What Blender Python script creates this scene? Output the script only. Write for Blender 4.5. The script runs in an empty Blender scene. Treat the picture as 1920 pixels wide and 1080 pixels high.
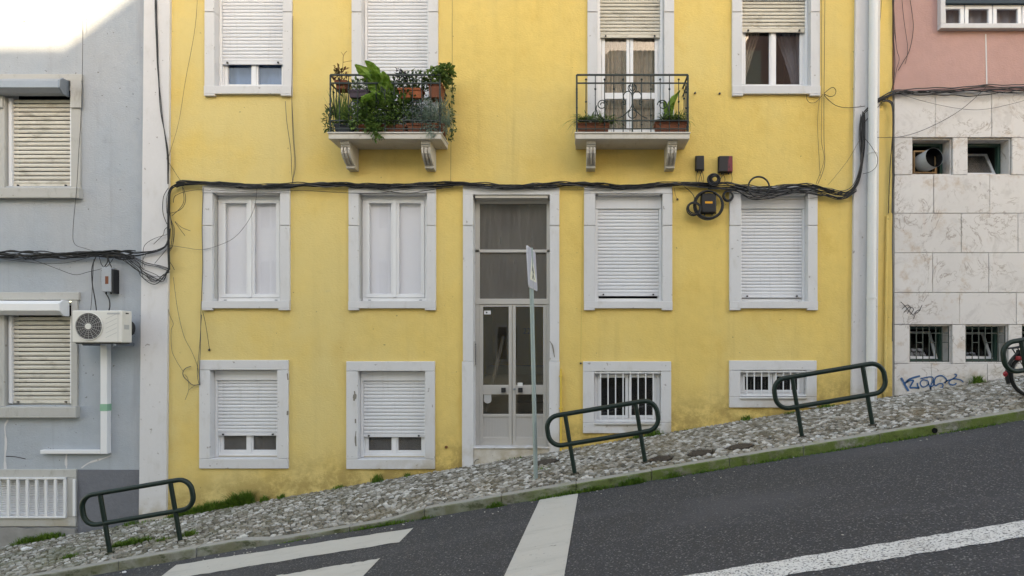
import bpy, bmesh, math, random
from mathutils import Vector, Matrix, Euler
random.seed(7)
R = math.radians
scene = bpy.context.scene
COL = scene.collection

# ------------------------------------------------------------------ camera, sky, sun, exposure
FOC, DIST, CX, CY, EYE = 1140.0, 9.5, 1085.0, 660.0, 1.6      # wide lens, facing the facade square on
cam_d = bpy.data.cameras.new('camera'); cam = bpy.data.objects.new('camera', cam_d); COL.objects.link(cam)
cam.location = (0, -DIST, EYE); cam.rotation_euler = (R(90), 0, 0)
cam_d.sensor_width = 36; cam_d.lens = 36*FOC/1920
cam_d.shift_x = -(CX-960)/1920; cam_d.shift_y = (CY-540)/1920
cam_d.clip_start = .05; cam_d.clip_end = 500
scene.camera = cam

SUN = Vector((-.30, 1, -.36)).normalized()                       # direction the sunlight travels
world = bpy.data.worlds.new('World'); scene.world = world; world.use_nodes = True
wn = world.node_tree
sky = wn.nodes.new('ShaderNodeTexSky'); sky.sky_type = 'NISHITA'; sky.sun_disc = False
sky.sun_elevation = math.asin(-SUN.z); sky.sun_rotation = math.atan2(-SUN.x, -SUN.y)
sky.air_density = 1.0; sky.dust_density = 1.0; sky.ozone_density = 1.0
bg = wn.nodes['Background']; bg.inputs['Strength'].default_value = .15
wn.links.new(sky.outputs[0], bg.inputs['Color'])
sl = bpy.data.lights.new('sun', 'SUN'); sl.energy = 2.2; sl.angle = R(.7); sl.color = (1, .92, .76)
so = bpy.data.objects.new('sun', sl); COL.objects.link(so)
so.rotation_euler = SUN.to_track_quat('-Z', 'Y').to_euler(); so.location = (0, -30, 40)
vs = scene.view_settings
vs.view_transform = 'Standard'; vs.look = 'None'; vs.gamma = 1; vs.exposure = 2.45
vs.use_white_balance = True; vs.white_balance_temperature = 8900; vs.white_balance_tint = 12

# ------------------------------------------------------------------ measuring helpers
def WX(px): return (px-CX)/120.0
def WZ(py): return EYE+(CY-py)/120.0
def P(px, py, d=0.0):
    s = FOC/(DIST-d); return Vector(((px-CX)/s, -d, EYE+(CY-py)/s))
def zw(x):
    if x < -10: return zw(-10)+.18*(x+10)
    if x > 8: return zw(8)+.156*(x-8)
    return -.00067*x*x+.16647*x+.1106
KERB = 2.45
def sstep(a, b, t):
    t = max(0, min(1, (t-a)/(b-a))); return t*t*(3-2*t)
def drop(x): return .065*sstep(-4.0, -3.45, x)*(1-sstep(-2.25, -1.75, x))
def gz(x, d):
    if d <= KERB: return zw(x)-.012*d-drop(x)*sstep(1.0, 2.3, d)
    return zw(x)-.012*KERB-.112
ROADZ = .012*KERB+.112
def road_at(px, py):           # point of the road seen at a pixel
    d = 4.0
    for _ in range(60):
        s = FOC/(DIST-d); x = (px-CX)/s; h = EYE-(zw(x)-ROADZ)
        d += .5*((DIST-FOC*h/(py-CY))-d)
    return x, d

# ------------------------------------------------------------------ mesh helpers
WL = {}
class MB:
    def __init__(s): s.v = []; s.f = []
    def add(s, vs, fs):
        n = len(s.v); s.v += [tuple(v) for v in vs]; s.f += [tuple(i+n for i in f) for f in fs]; return s
    def box(s, x0, x1, y0, y1, z0, z1):
        x0, x1 = min(x0, x1), max(x0, x1); y0, y1 = min(y0, y1), max(y0, y1); z0, z1 = min(z0, z1), max(z0, z1)
        return s.add([(x0,y0,z0),(x1,y0,z0),(x1,y1,z0),(x0,y1,z0),(x0,y0,z1),(x1,y0,z1),(x1,y1,z1),(x0,y1,z1)],
                     [(0,3,2,1),(4,5,6,7),(0,1,5,4),(1,2,6,5),(2,3,7,6),(3,0,4,7)])
    def ring(s, x0, x1, z0, z1, w, y0, y1):
        s.box(x0, x1, y0, y1, z0, z0+w); s.box(x0, x1, y0, y1, z1-w, z1)
        s.box(x0, x0+w, y0, y1, z0+w, z1-w); s.box(x1-w, x1, y0, y1, z0+w, z1-w); return s
    def prism(s, poly, y0, y1):          # poly in x,z, counter-clockwise seen from the camera
        n = len(poly)
        vs = [(x, y0, z) for x, z in poly]+[(x, y1, z) for x, z in poly]
        fs = [tuple(range(n)), tuple(range(2*n-1, n-1, -1))]+[(i, i+n, (i+1) % n+n, (i+1) % n) for i in range(n)]
        return s.add(vs, fs)
    def prismx(s, poly, x0, x1):         # poly in y,z
        n = len(poly)
        vs = [(x0, y, z) for y, z in poly]+[(x1, y, z) for y, z in poly]
        fs = [tuple(range(n)), tuple(range(2*n-1, n-1, -1))]+[(i, i+n, (i+1) % n+n, (i+1) % n) for i in range(n)]
        return s.add(vs, fs)
    def tube(s, pts, r, n=6, closed=False, cap=True):
        pts = [Vector(p) for p in pts]; m = len(pts)
        if m < 2: return s
        def tan(i):
            if closed: return (pts[(i+1) % m]-pts[i-1]).normalized()
            return (pts[min(i+1, m-1)]-pts[max(i-1, 0)]).normalized()
        t = tan(0); a = Vector((0, 0, 1)) if abs(t.z) < .8 else Vector((0, 1, 0))
        u = t.cross(a).normalized(); vs = []
        for i in range(m):
            t = tan(i); u = (u-t*u.dot(t)).normalized(); w = t.cross(u)
            ri = r[i] if isinstance(r, (list, tuple)) else r
            for k in range(n):
                q = 2*math.pi*k/n; vs.append(pts[i]+u*(ri*math.cos(q))+w*(ri*math.sin(q)))
        fs = []
        for i in range(m if closed else m-1):
            j = (i+1) % m
            for k in range(n):
                l = (k+1) % n; fs.append((i*n+k, i*n+l, j*n+l, j*n+k))
        if not closed and cap:           # end caps keep their own vertices, so smooth sides stay true
            e = len(vs); vs += vs[:n]+vs[(m-1)*n:m*n]; fs += [tuple(e+k for k in range(n-1, -1, -1)), tuple(e+n+k for k in range(n))]
        return s.add(vs, fs)
    def ball(s, c, r, n=8, m=6, sc=(1, 1, 1)):
        c = Vector(c); vs = [c+Vector((0, 0, r*sc[2]))]
        for j in range(1, m):
            ph = math.pi*j/m
            for k in range(n):
                q = 2*math.pi*k/n
                vs.append(c+Vector((r*sc[0]*math.sin(ph)*math.cos(q), r*sc[1]*math.sin(ph)*math.sin(q), r*sc[2]*math.cos(ph))))
        vs.append(c-Vector((0, 0, r*sc[2]))); fs = []
        for k in range(n): fs.append((0, 1+k, 1+(k+1) % n))
        for j in range(m-2):
            for k in range(n):
                a = 1+j*n+k; b = 1+j*n+(k+1) % n; fs.append((a, a+n, b+n, b))
        e = 1+(m-2)*n
        for k in range(n): fs.append((e+k, len(vs)-1, e+(k+1) % n))
        return s.add(vs, fs)
    def disc(s, c, r, n=24, axis='y'):
        c = Vector(c); vs = []
        for k in range(n):
            q = 2*math.pi*k/n
            o = Vector((math.cos(q), 0, math.sin(q))) if axis == 'y' else Vector((math.cos(q), math.sin(q), 0))
            vs.append(c+o*r)
        return s.add(vs, [tuple(range(n))])
    def cyl(s, a, b, r, n=16): return s.tube([a, b], r, n)
    def build(s, name, m, parent=None, smooth=False, bev=0, seg=2, origin=None):
        me = bpy.data.meshes.new(name)
        if s.v:
            xs = [v[0] for v in s.v]; ys = [v[1] for v in s.v]; zs = [v[2] for v in s.v]
            o = Vector(origin) if origin else Vector(((min(xs)+max(xs))/2, (min(ys)+max(ys))/2, min(zs)))
        else: o = Vector((0, 0, 0))
        me.from_pydata([(v[0]-o.x, v[1]-o.y, v[2]-o.z) for v in s.v], [], s.f); me.update()
        if m: me.materials.append(m)
        if smooth: me.polygons.foreach_set('use_smooth', [len(f) <= 4 for f in s.f])
        ob = bpy.data.objects.new(name, me); COL.objects.link(ob)
        place(ob, o, parent)
        if bev:
            b = ob.modifiers.new('edge', 'BEVEL'); b.width = bev; b.segments = seg; b.limit_method = 'ANGLE'; b.angle_limit = R(40)
        return ob
def place(ob, loc, parent=None):
    ob.location = loc; WL[ob.name] = Vector(loc)
    if parent:
        ob.parent = parent; ob.matrix_parent_inverse = Matrix.Translation(-WL[parent.name])
def tag(o, label=None, cat=None, group=None, kind=None):
    if label: o['label'] = label
    if cat: o['category'] = cat
    if group: o['group'] = group
    if kind: o['kind'] = kind
    return o
def thing(name, loc, label, cat, group=None):
    o = bpy.data.objects.new(name, None); COL.objects.link(o); o.empty_display_size = .1
    place(o, Vector(loc)); return tag(o, label, cat, group)
def inst(name, mesh, loc, parent, rot=(0, 0, 0), scale=(1, 1, 1)):
    o = bpy.data.objects.new(name, mesh); COL.objects.link(o); place(o, Vector(loc), parent)
    o.rotation_euler = rot; o.scale = scale; return o
def catmull(pts, sub=6, closed=False):
    pts = [Vector(p) for p in pts]; out = []; n = len(pts)
    rng = range(n) if closed else range(n-1)
    for i in rng:
        if closed: p0, p1, p2, p3 = pts[i-1], pts[i], pts[(i+1) % n], pts[(i+2) % n]
        else: p0, p1, p2, p3 = pts[max(i-1, 0)], pts[i], pts[i+1], pts[min(i+2, n-1)]
        for k in range(sub):
            t = k/sub
            out.append(.5*((2*p1)+(p2-p0)*t+(2*p0-5*p1+4*p2-p3)*t*t+(3*p1-p0-3*p2+p3)*t**3))
    if not closed: out.append(pts[-1])
    return out

# ------------------------------------------------------------------ materials
class Mat:
    def __init__(s, name, base, rough=.8, spec=.3, metal=0, var=.08, vscale=1.5, fine=.05, fscale=45, bump=0, bscale=120, src='pos', rnd=0):
        s.m = bpy.data.materials.new(name); s.m.use_nodes = True; s.nt = s.m.node_tree
        N = s.nt.nodes; s.L = s.nt.links; s.b = N['Principled BSDF']
        s.b.inputs['Roughness'].default_value = rough; s.b.inputs['Metallic'].default_value = metal
        s.b.inputs['Specular IOR Level'].default_value = spec
        g = N.new('ShaderNodeNewGeometry'); s.pos = g.outputs['Position']
        rgb = N.new('ShaderNodeRGB'); rgb.outputs[0].default_value = (*base, 1)
        a = s.lin(s.noise(vscale), 2*var, 1-var); f = s.lin(s.noise(fscale), 2*fine, -fine)
        tot = s.math('ADD', a, f)
        if rnd:
            oi = N.new('ShaderNodeObjectInfo'); tot = s.math('ADD', tot, s.lin(oi.outputs['Random'], 2*rnd, -rnd))
        s.col = s.scale(rgb.outputs[0], tot)
        s.set()
        if bump: s.bump(bump, bscale)
    def node(s, t): return s.nt.nodes.new(t)
    def noise(s, scale, vec=None, detail=4, rough=.55, out=0, dist=0):
        n = s.node('ShaderNodeTexNoise'); n.inputs['Scale'].default_value = scale; n.inputs['Detail'].default_value = detail
        n.inputs['Roughness'].default_value = rough; n.inputs['Distortion'].default_value = dist
        s.L.new(vec if vec else s.pos, n.inputs['Vector']); return n.outputs[out]
    def stretch(s, v):
        n = s.node('ShaderNodeMapping'); n.inputs['Scale'].default_value = v; s.L.new(s.pos, n.inputs['Vector']); return n.outputs[0]
    def math(s, op, a, b=None, clamp=False):
        n = s.node('ShaderNodeMath'); n.operation = op; n.use_clamp = clamp
        for i, q in enumerate((a, b)):
            if q is None: continue
            if isinstance(q, (int, float)): n.inputs[i].default_value = q
            else: s.L.new(q, n.inputs[i])
        return n.outputs[0]
    def lin(s, a, k, c): return s.math('ADD', s.math('MULTIPLY', a, k), c)
    def scale(s, c, f):
        n = s.node('ShaderNodeVectorMath'); n.operation = 'SCALE'; s.L.new(c, n.inputs[0]); s.L.new(f, n.inputs['Scale']); return n.outputs[0]
    def ramp(s, a, lo, hi):
        n = s.node('ShaderNodeMapRange'); n.interpolation_type = 'SMOOTHSTEP'; n.inputs[1].default_value = lo; n.inputs[2].default_value = hi
        s.L.new(a, n.inputs[0]); return n.outputs[0]
    def layer(s, col, mask, k=1.0):
        n = s.node('ShaderNodeMix'); n.data_type = 'RGBA'
        s.L.new(s.math('MULTIPLY', mask, k), n.inputs['Factor']); s.L.new(s.col, n.inputs['A']); n.inputs['B'].default_value = (*col, 1)
        s.col = n.outputs['Result']; s.set(); return s
    def mult(s, fac): s.col = s.scale(s.col, fac); s.set(); return s
    def set(s): s.L.new(s.col, s.b.inputs['Base Color'])
    def bump(s, k, scale, dist=.01, src=None):
        n = s.node('ShaderNodeBump'); n.inputs['Strength'].default_value = k; n.inputs['Distance'].default_value = dist
        s.L.new(src if src else s.noise(scale, detail=5, rough=.65), n.inputs['Height']); s.L.new(n.outputs[0], s.b.inputs['Normal'])
    def above(s, a, b, k=.1665, c=.11):        # 1 near the sloping ground line, 0 higher up
        x = s.node('ShaderNodeSeparateXYZ'); s.L.new(s.pos, x.inputs[0])
        h = s.math('SUBTRACT', x.outputs[2], s.lin(x.outputs[0], k, c)); return s.ramp(s.math('MULTIPLY', h, -1), -b, -a)
    def xyz(s):
        x = s.node('ShaderNodeSeparateXYZ'); s.L.new(s.pos, x.inputs[0]); return x.outputs

def plaster(name, base, dirt, streak=.25, base_dirt=.6, light=None, spots=True, veil=None):
    q = Mat(name, base, .9, .2, var=.11, vscale=.9, fine=.09, fscale=6)
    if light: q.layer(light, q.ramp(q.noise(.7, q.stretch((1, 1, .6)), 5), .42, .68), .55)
    q.layer(dirt, q.ramp(q.noise(1.0, q.stretch((5.5, 1, .35)), 6, .6), .52, .78), streak)
    q.layer(dirt, q.ramp(q.noise(2.6, None, 8, .7), .58, .74), streak*.8)
    if veil:
        q.layer((.60, .37, .085), q.ramp(q.noise(1.5, q.stretch((1, 1, .7)), 7, .65), .52, .72), .38)
        q.layer((.42, .40, .30), q.ramp(q.noise(2.1, q.stretch((1, 1, 1.6)), 8, .75), .62, .76), .40)
        q.layer(veil, q.math('MULTIPLY', q.ramp(q.math('MULTIPLY', q.xyz()[0], -1), .5, 5.5), q.ramp(q.noise(.9, None, 5), .25, .6)), .6)  # lens veil painted into the base colour, paler towards the left, broken by noise
    m = q.math('MULTIPLY', q.above(.0, .8), q.ramp(q.noise(2.6, None, 9, .72), .38, .58))
    q.layer(tuple(c*.72 for c in dirt), m, base_dirt)
    if spots: q.layer((.10, .08, .05), q.ramp(q.noise(16, None, 3, .4), .735, .76), .55)
    hgt = q.math('ADD', q.noise(34, q.stretch((.8, 1, 1.5)), 6, .65), q.math('MULTIPLY', q.noise(5, None, 3), 1.4))
    q.bump(.55, 0, .012, hgt); return q.m
M = {}
M['yellow'] = plaster('yellow_plaster', (.73, .52, .165), (.47, .325, .11), .30, .8, (.68, .53, .22), veil=(.63, .52, .25))
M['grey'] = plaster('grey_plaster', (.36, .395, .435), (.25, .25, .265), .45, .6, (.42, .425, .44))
M['pink'] = plaster('pink_plaster', (.47, .285, .255), (.38, .25, .225), .25, 0, None, False)
M['cream'] = plaster('cream_plaster', (.62, .58, .50), (.45, .40, .33), .2, .4, None, False)
M['cement'] = Mat('dark_cement', (.155, .16, .18), .95, .2, var=.12, vscale=3, fine=.12, fscale=18, bump=1, bscale=22).m
M['rubble'] = Mat('rough_base', (.27, .26, .25), .95, .2, var=.25, vscale=5, fine=.1, fscale=24, bump=1, bscale=9).m
def stone(name, base, dirt=(.38, .34, .28), k=.35, rnd=0.02):
    q = Mat(name, base, .75, .3, var=.05, vscale=2.2, fine=.03, fscale=30, rnd=rnd)
    q.layer(dirt, q.ramp(q.noise(3.5, q.stretch((2, 1, .8)), 7, .65), .52, .74), k)
    q.layer((.16, .13, .10), q.ramp(q.noise(13, None, 4, .5), .69, .73), .55)
    m = q.math('MULTIPLY', q.above(.0, .4), q.ramp(q.noise(4, None, 6), .35, .6)); q.layer((.34, .27, .17), m, .7)
    q.bump(.25, 60, .006); return q.m
M['stone'] = stone('painted_white_stone', (.60, .59, .595), k=.28)
M['oldstone'] = stone('weathered_stone', (.44, .43, .41), (.24, .22, .18), .5)
M['pilaster'] = stone('pilaster_paint', (.60, .585, .59), (.45, .42, .38), .3)
M['balconystone'] = stone('balcony_stone', (.56, .52, .47), (.33, .28, .22), .35)
q = Mat('pvc_white', (.70, .70, .715), .35, .45, var=.03, vscale=3, fine=.015, fscale=20); M['pvc'] = q.m
q = Mat('shutter_white', (.66, .66, .68), .45, .4, var=.03, vscale=1.2, fine=.02, fscale=12, rnd=.03)
q.layer((.40, .38, .34), q.ramp(q.noise(3, q.stretch((6, 1, .6)), 6), .55, .75), .18); M['shutter'] = q.m
q = Mat('shutter_cream', (.60, .55, .46), .5, .35, var=.07, vscale=2, fine=.05, fscale=14, rnd=.05)
q.layer((.22, .18, .12), q.ramp(q.noise(5, q.stretch((1, 1, 3)), 6), .52, .75), .5); M['shutter_cream'] = q.m
q = Mat('shutter_dirty', (.58, .545, .48), .5, .35, var=.08, vscale=3, fine=.06, fscale=20, rnd=.08)
q.layer((.16, .13, .09), q.ramp(q.noise(4, q.stretch((1, 1, 2)), 6), .52, .75), .5); M['shutter_dirty'] = q.m
q = Mat('anodised_aluminium', (.50, .475, .45), .4, .5, .35, var=.04, vscale=4, fine=.03, fscale=60); M['alu'] = q.m
q = Mat('panel_aluminium', (.46, .44, .42), .5, .4, .2, var=.05, vscale=4, fine=.03, fscale=60); M['alu_panel'] = q.m
q = Mat('grey_metal', (.22, .25, .29), .45, .5, .4, var=.12, vscale=8, fine=.05, fscale=40); M['grey_metal'] = q.m
q = Mat('awning_box_metal', (.30, .325, .36), .45, .5, .3, var=.12, vscale=6, fine=.06, fscale=30); M['awning'] = q.m
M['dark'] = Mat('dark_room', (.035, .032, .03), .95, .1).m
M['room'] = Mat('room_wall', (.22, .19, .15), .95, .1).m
M['hall'] = Mat('hall_wall', (.66, .46, .08), .9, .2).m
M['hallstone'] = Mat('hall_stone', (.42, .40, .36), .7, .3).m
M['blind'] = Mat('white_blind', (.80, .80, .82), .9, .1, var=.02, vscale=2).m
M['lace'] = Mat('lace_curtain', (.34, .28, .21), .95, .1, var=.2, vscale=14, fine=.2, fscale=60).m
M['greycurtain'] = Mat('grey_curtain', (.20, .20, .21), .95, .1, var=.1, vscale=8).m
M['sky_tint_curtain'] = Mat('sky_reflection_blue', (.10, .17, .30), .8, .2, var=.05).m  # blue of the sky mirrored in the pane, put into the curtain colour
def glass(name, tint=(.9, .92, .93), rough=0.0, ior=1.5, dirt=0):
    m = bpy.data.materials.new(name); m.use_nodes = True; nt = m.node_tree; N = nt.nodes; L = nt.links; N.remove(N['Principled BSDF'])
    t = N.new('ShaderNodeBsdfTransparent'); t.inputs[0].default_value = (*tint, 1)
    g = N.new('ShaderNodeBsdfGlossy'); g.inputs['Roughness'].default_value = rough
    lw = N.new('ShaderNodeLayerWeight'); lw.inputs[0].default_value = .5; r0 = ((ior-1)/(ior+1))**2
    pw_ = N.new('ShaderNodeMath'); pw_.operation = 'POWER'; pw_.inputs[1].default_value = 5; L.new(lw.outputs['Facing'], pw_.inputs[0])
    f = N.new('ShaderNodeMapRange'); f.inputs[3].default_value = r0; f.inputs[4].default_value = 1; L.new(pw_.outputs[0], f.inputs[0]); x = N.new('ShaderNodeMixShader')
    L.new(f.outputs[0], x.inputs[0]); L.new(t.outputs[0], x.inputs[1]); L.new(g.outputs[0], x.inputs[2]); out = x.outputs[0]
    if dirt:
        d = N.new('ShaderNodeBsdfDiffuse'); d.inputs[0].default_value = (.30, .28, .26, 1)
        n = N.new('ShaderNodeTexNoise'); n.inputs['Scale'].default_value = 6; n.inputs['Detail'].default_value = 6
        mp = N.new('ShaderNodeMapping'); mp.inputs['Scale'].default_value = (3, 1, .4); ge = N.new('ShaderNodeNewGeometry')
        L.new(ge.outputs['Position'], mp.inputs[0]); L.new(mp.outputs[0], n.inputs[0])
        k = N.new('ShaderNodeMapRange'); k.inputs[1].default_value = .3; k.inputs[2].default_value = .8; k.inputs[3].default_value = dirt*.6; k.inputs[4].default_value = dirt
        L.new(n.outputs[0], k.inputs[0]); y = N.new('ShaderNodeMixShader')
        L.new(k.outputs[0], y.inputs[0]); L.new(out, y.inputs[1]); L.new(d.outputs[0], y.inputs[2]); out = y.outputs[0]
    L.new(out, N['Material Output'].inputs[0]); return m
M['glass'] = glass('window_glass', (.97, .97, .98), ior=1.52)
M['dustyglass'] = glass('dusty_glass', (.55, .53, .5), .05, 1.5, .42)
M['doorglass'] = glass('door_glass', (.8, .8, .78), 0, 1.6, .03)
M['frostglass'] = glass('frosted_glass', (.6, .62, .66), .1, 1.5, .35)
# street
q = Mat('asphalt', (.042, .0425, .0465), .85, .35, var=.12, vscale=.7, fine=.75, fscale=62)
vo = q.node('ShaderNodeTexVoronoi'); vo.inputs['Scale'].default_value = 88; q.L.new(q.pos, vo.inputs['Vector'])
q.layer((.19, .19, .187), q.math('MULTIPLY', q.ramp(vo.outputs['Color'], .72, .82), q.ramp(q.noise(60, None, 2), .40, .55)), .85)
q.layer((.30, .30, .29), q.math('MULTIPLY', q.ramp(q.noise(120, None, 2), .69, .73), q.ramp(q.noise(.8, None, 4), .35, .6)), .7)
q.layer((.08, .08, .088), q.ramp(q.noise(.6, q.stretch((.5, 1.6, 1)), 5), .5, .7), .5)
q.bump(.7, 0, .008, vo.outputs['Distance']); M['asphalt'] = q.m
def paint(name, k, lo, hi, base=(.46, .445, .41)):
    q = Mat(name, base, .7, .3, var=.07, vscale=3, fine=.05, fscale=40)
    q.layer((.30, .29, .27), q.ramp(q.noise(2.2, q.stretch((.6, 3, 1)), 6, .65), .5, .72), .45)
    q.layer((.055, .055, .06), q.ramp(q.noise(lo and 26 or 60, None, 5, .6), lo or .5, hi), k)
    q.layer((.06, .06, .06), q.math('MULTIPLY', q.ramp(q.noise(9, q.stretch((1, 2.4, 1)), 7, .7), .62, .66), q.ramp(q.noise(1.3, None, 3), .5, .65)), .8)
    q.bump(.4, 90, .004); return q.m
M['paint'] = paint('road_paint', .65, .66, .72)
M['wornpaint'] = paint('worn_road_paint', .9, 0, .62, (.60, .59, .57))
def cobble_mat(name, attr):
    q = Mat(name, (.3, .3, .3), .8, .3)
    if attr: a = q.node('ShaderNodeAttribute'); a.attribute_name = 'tint'; s_ = a.outputs['Fac']
    else: a = q.node('ShaderNodeObjectInfo'); s_ = a.outputs['Random']
    r = q.node('ShaderNodeValToRGB'); e = r.color_ramp.elements
    e[0].position = 0; e[0].color = (.095, .085, .07, 1); e[1].position = 1; e[1].color = (.55, .53, .50, 1)
    for p_, c_ in ((.22, (.17, .15, .115, 1)), (.5, (.25, .23, .195, 1)), (.8, (.37, .35, .315, 1))):
        k = e.new(p_); k.color = c_
    q.L.new(s_, r.inputs[0]); q.col = r.outputs[0]
    q.mult(q.lin(q.noise(30, None, 5), .7, .65))
    q.layer((.20, .155, .085), q.ramp(q.noise(1.1, None, 5), .5, .72), .42)
    x = q.xyz()[0]; q.layer((.10, .115, .065), q.math('MULTIPLY', q.ramp(q.noise(2.2, None, 6), .40, .66), q.ramp(q.math('MULTIPLY', x, -1), 1.5, 7)), .55)
    q.bump(.5, 55, .008); return q.m
M['cobble'] = cobble_mat('limestone_cobble', False); M['cobble_mass'] = cobble_mat('limestone_cobble_mass', True)
q = Mat('joint_grit', (.06, .05, .038), .95, .2, var=.25, vscale=4, fine=.25, fscale=50, bump=.8, bscale=60)
x = q.xyz()[0]; q.layer((.035, .05, .018), q.math('MULTIPLY', q.ramp(q.noise(2.5, None, 6), .42, .6), q.ramp(q.math('MULTIPLY', x, -1), -2, 6)), .8); M['grit'] = q.m
q = Mat('kerb_stone', (.30, .29, .265), .85, .3, var=.10, vscale=3, fine=.08, fscale=35, rnd=.06)
g_ = q.node('ShaderNodeNewGeometry'); sp = q.node('ShaderNodeSeparateXYZ'); q.L.new(g_.outputs['Normal'], sp.inputs[0])
face = q.ramp(q.math('MULTIPLY', sp.outputs[1], -1), .3, .8)
xx = q.xyz()[0]
q.layer((.15, .13, .085), q.math('MULTIPLY', face, q.ramp(q.noise(5, None, 6), .3, .6)), .75)
mossx = q.math('ADD', q.math('MULTIPLY', q.ramp(xx, -1.8, 1.2), .75), .25)
q.layer((.095, .135, .022), q.math('MULTIPLY', q.math('MULTIPLY', face, q.ramp(q.noise(3.2, None, 8, .7), .33, .53)), mossx), .95)
q.layer((.045, .055, .016), q.math('MULTIPLY', face, q.ramp(q.noise(4.5, q.stretch((1, 1, 2)), 8, .75), .5, .64)), .8)
q.layer((.16, .19, .06), q.math('MULTIPLY', q.ramp(q.noise(6, None, 8, .7), .48, .66), mossx), .5)
q.bump(.8, 40, .01); M['kerb'] = q.m
# objects
q = Mat('green_rail_paint', (.007, .019, .014), .42, .35, var=.15, vscale=6, fine=.1, fscale=30); q.layer((.05, .05, .04), q.ramp(q.noise(14, None, 6), .64, .72), .35); M['rail'] = q.m
M['iron'] = Mat('wrought_iron', (.018, .028, .026), .5, .4, var=.2, vscale=8).m
M['galv'] = Mat('galvanised_pole', (.30, .36, .35), .5, .4, .3, var=.1, vscale=6, fine=.06, fscale=30).m
M['signback'] = Mat('sign_plate', (.56, .56, .62), .5, .4, .1).m
M['signface'] = Mat('sign_face', (.40, .41, .50), .45, .4).m
M['signwhite'] = Mat('sign_white', (.72, .72, .62), .45, .4).m
M['signblack'] = Mat('sign_black', (.05, .05, .04), .5, .4).m
M['cable'] = Mat('black_cable', (.018, .018, .020), .55, .4, var=.25, vscale=5, rnd=.3).m
M['greycable'] = Mat('grey_cable', (.075, .072, .070), .6, .3, var=.2, vscale=5, rnd=.2).m
M['browncable'] = Mat('brown_cable', (.12, .085, .05), .6, .3, var=.2, vscale=5).m
M['paintedcable'] = Mat('painted_over_cable', (.50, .37, .10), .7, .3).m
M['blackbox'] = Mat('black_plastic', (.014, .014, .016), .5, .4, var=.2, vscale=9).m
q = Mat('burnt_red_plastic', (.02, .018, .02), .55, .4); x_ = q.xyz()[0]
q.layer((.22, .03, .045), q.math('MULTIPLY', q.ramp(x_, WX(1360), WX(1364)), q.ramp(q.noise(14, q.stretch((2, 1, .5)), 5), .38, .6)), .85); M['redbox'] = q.m
M['orange'] = Mat('orange_label', (.75, .33, .03), .6, .3).m
M['lightbox'] = Mat('grey_plastic_box', (.33, .35, .38), .55, .4, var=.1, vscale=9).m
M['acwhite'] = Mat('ac_white', (.66, .64, .60), .5, .4, var=.05, vscale=3, fine=.03).m
M['acgrey'] = Mat('ac_print', (.42, .42, .42), .6, .3).m
M['acdark'] = Mat('ac_grille_dark', (.06, .06, .062), .6, .3).m
M['wire'] = Mat('grille_wire', (.36, .35, .34), .5, .4).m
M['terracotta'] = Mat('terracotta', (.20, .075, .045), .85, .2, var=.18, vscale=9, fine=.1, fscale=40).m
M['orangepot'] = Mat('orange_terracotta', (.34, .105, .05), .8, .2, var=.15, vscale=9).m
M['purplepot'] = Mat('purple_plastic', (.075, .055, .075), .6, .3, var=.15, vscale=9).m
M['darkpot'] = Mat('dark_grey_plastic', (.035, .04, .05), .6, .3).m
def leafmat(name, c1, c2, k=.25):
    q = Mat(name, c1, .6, .35, var=.25, vscale=9, fine=.2, fscale=40)
    q.layer(c2, q.ramp(q.noise(11, None, 3), .42, .62), .8)
    t = q.node('ShaderNodeBsdfTranslucent'); q.L.new(q.col, t.inputs[0]); mx = q.node('ShaderNodeMixShader'); mx.inputs[0].default_value = k
    q.L.new(q.b.outputs[0], mx.inputs[1]); q.L.new(t.outputs[0], mx.inputs[2]); q.L.new(mx.outputs[0], q.nt.nodes['Material Output'].inputs[0]); return q.m
M['leaf'] = leafmat('leaf_green', (.075, .14, .035), (.17, .26, .06))
M['leaf_dark'] = leafmat('leaf_dark', (.045, .085, .028), (.10, .155, .05))
M['leaf_bright'] = leafmat('leaf_bright', (.13, .25, .035), (.23, .36, .07), .35)
M['leaf_silver'] = leafmat('leaf_silver', (.16, .23, .185), (.27, .35, .28))
M['leaf_red'] = leafmat('leaf_red', (.16, .06, .03), (.10, .09, .03))
M['leaf_purple'] = leafmat('leaf_purple', (.045, .035, .06), (.07, .06, .08))
M['grass'] = leafmat('grass_blade', (.075, .15, .018), (.14, .24, .03), .3)
M['twig'] = Mat('dry_twig', (.22, .13, .07), .9, .1).m
q = Mat('marble', (.60, .57, .555), .45, .4, var=.08, vscale=1.3, fine=.025, fscale=20, rnd=.035)
q.layer((.40, .37, .36), q.ramp(q.noise(2.6, None, 8, .7, 0, 1.2), .52, .66), .42)
vn = q.noise(1.9, None, 9, .62, 0, 2.2); v2 = q.math('ABSOLUTE', q.math('SUBTRACT', vn, .5))
q.layer((.27, .22, .19), q.math('MULTIPLY', q.ramp(q.math('MULTIPLY', v2, -1), -.022, -.002), q.ramp(q.noise(1.5, None, 3), .45, .58)), .75)
q.layer((.40, .27, .17), q.math('MULTIPLY', q.ramp(q.noise(2.2, None, 7, .7), .52, .66), q.ramp(q.noise(.8, None, 2), .42, .56)), .6)
q.layer((.52, .36, .28), q.ramp(q.noise(1.2, q.stretch((3, 1, .5)), 5), .60, .78), .35)
q.layer((.30, .27, .20), q.math('MULTIPLY', q.above(.0, .3), q.ramp(q.noise(4, None, 6), .35, .6)), .5); q.bump(.12, 50, .004); M['marble'] = q.m
M['chip'] = Mat('flaked_paint', (.22, .20, .17), .9, .2, var=.3, vscale=20).m
M['kerb_crumb'] = Mat('gutter_grit', (.40, .38, .34), .9, .2, var=.4, vscale=9).m
M['mortar'] = Mat('slab_joint', (.16, .14, .12), .95, .1).m
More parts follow.
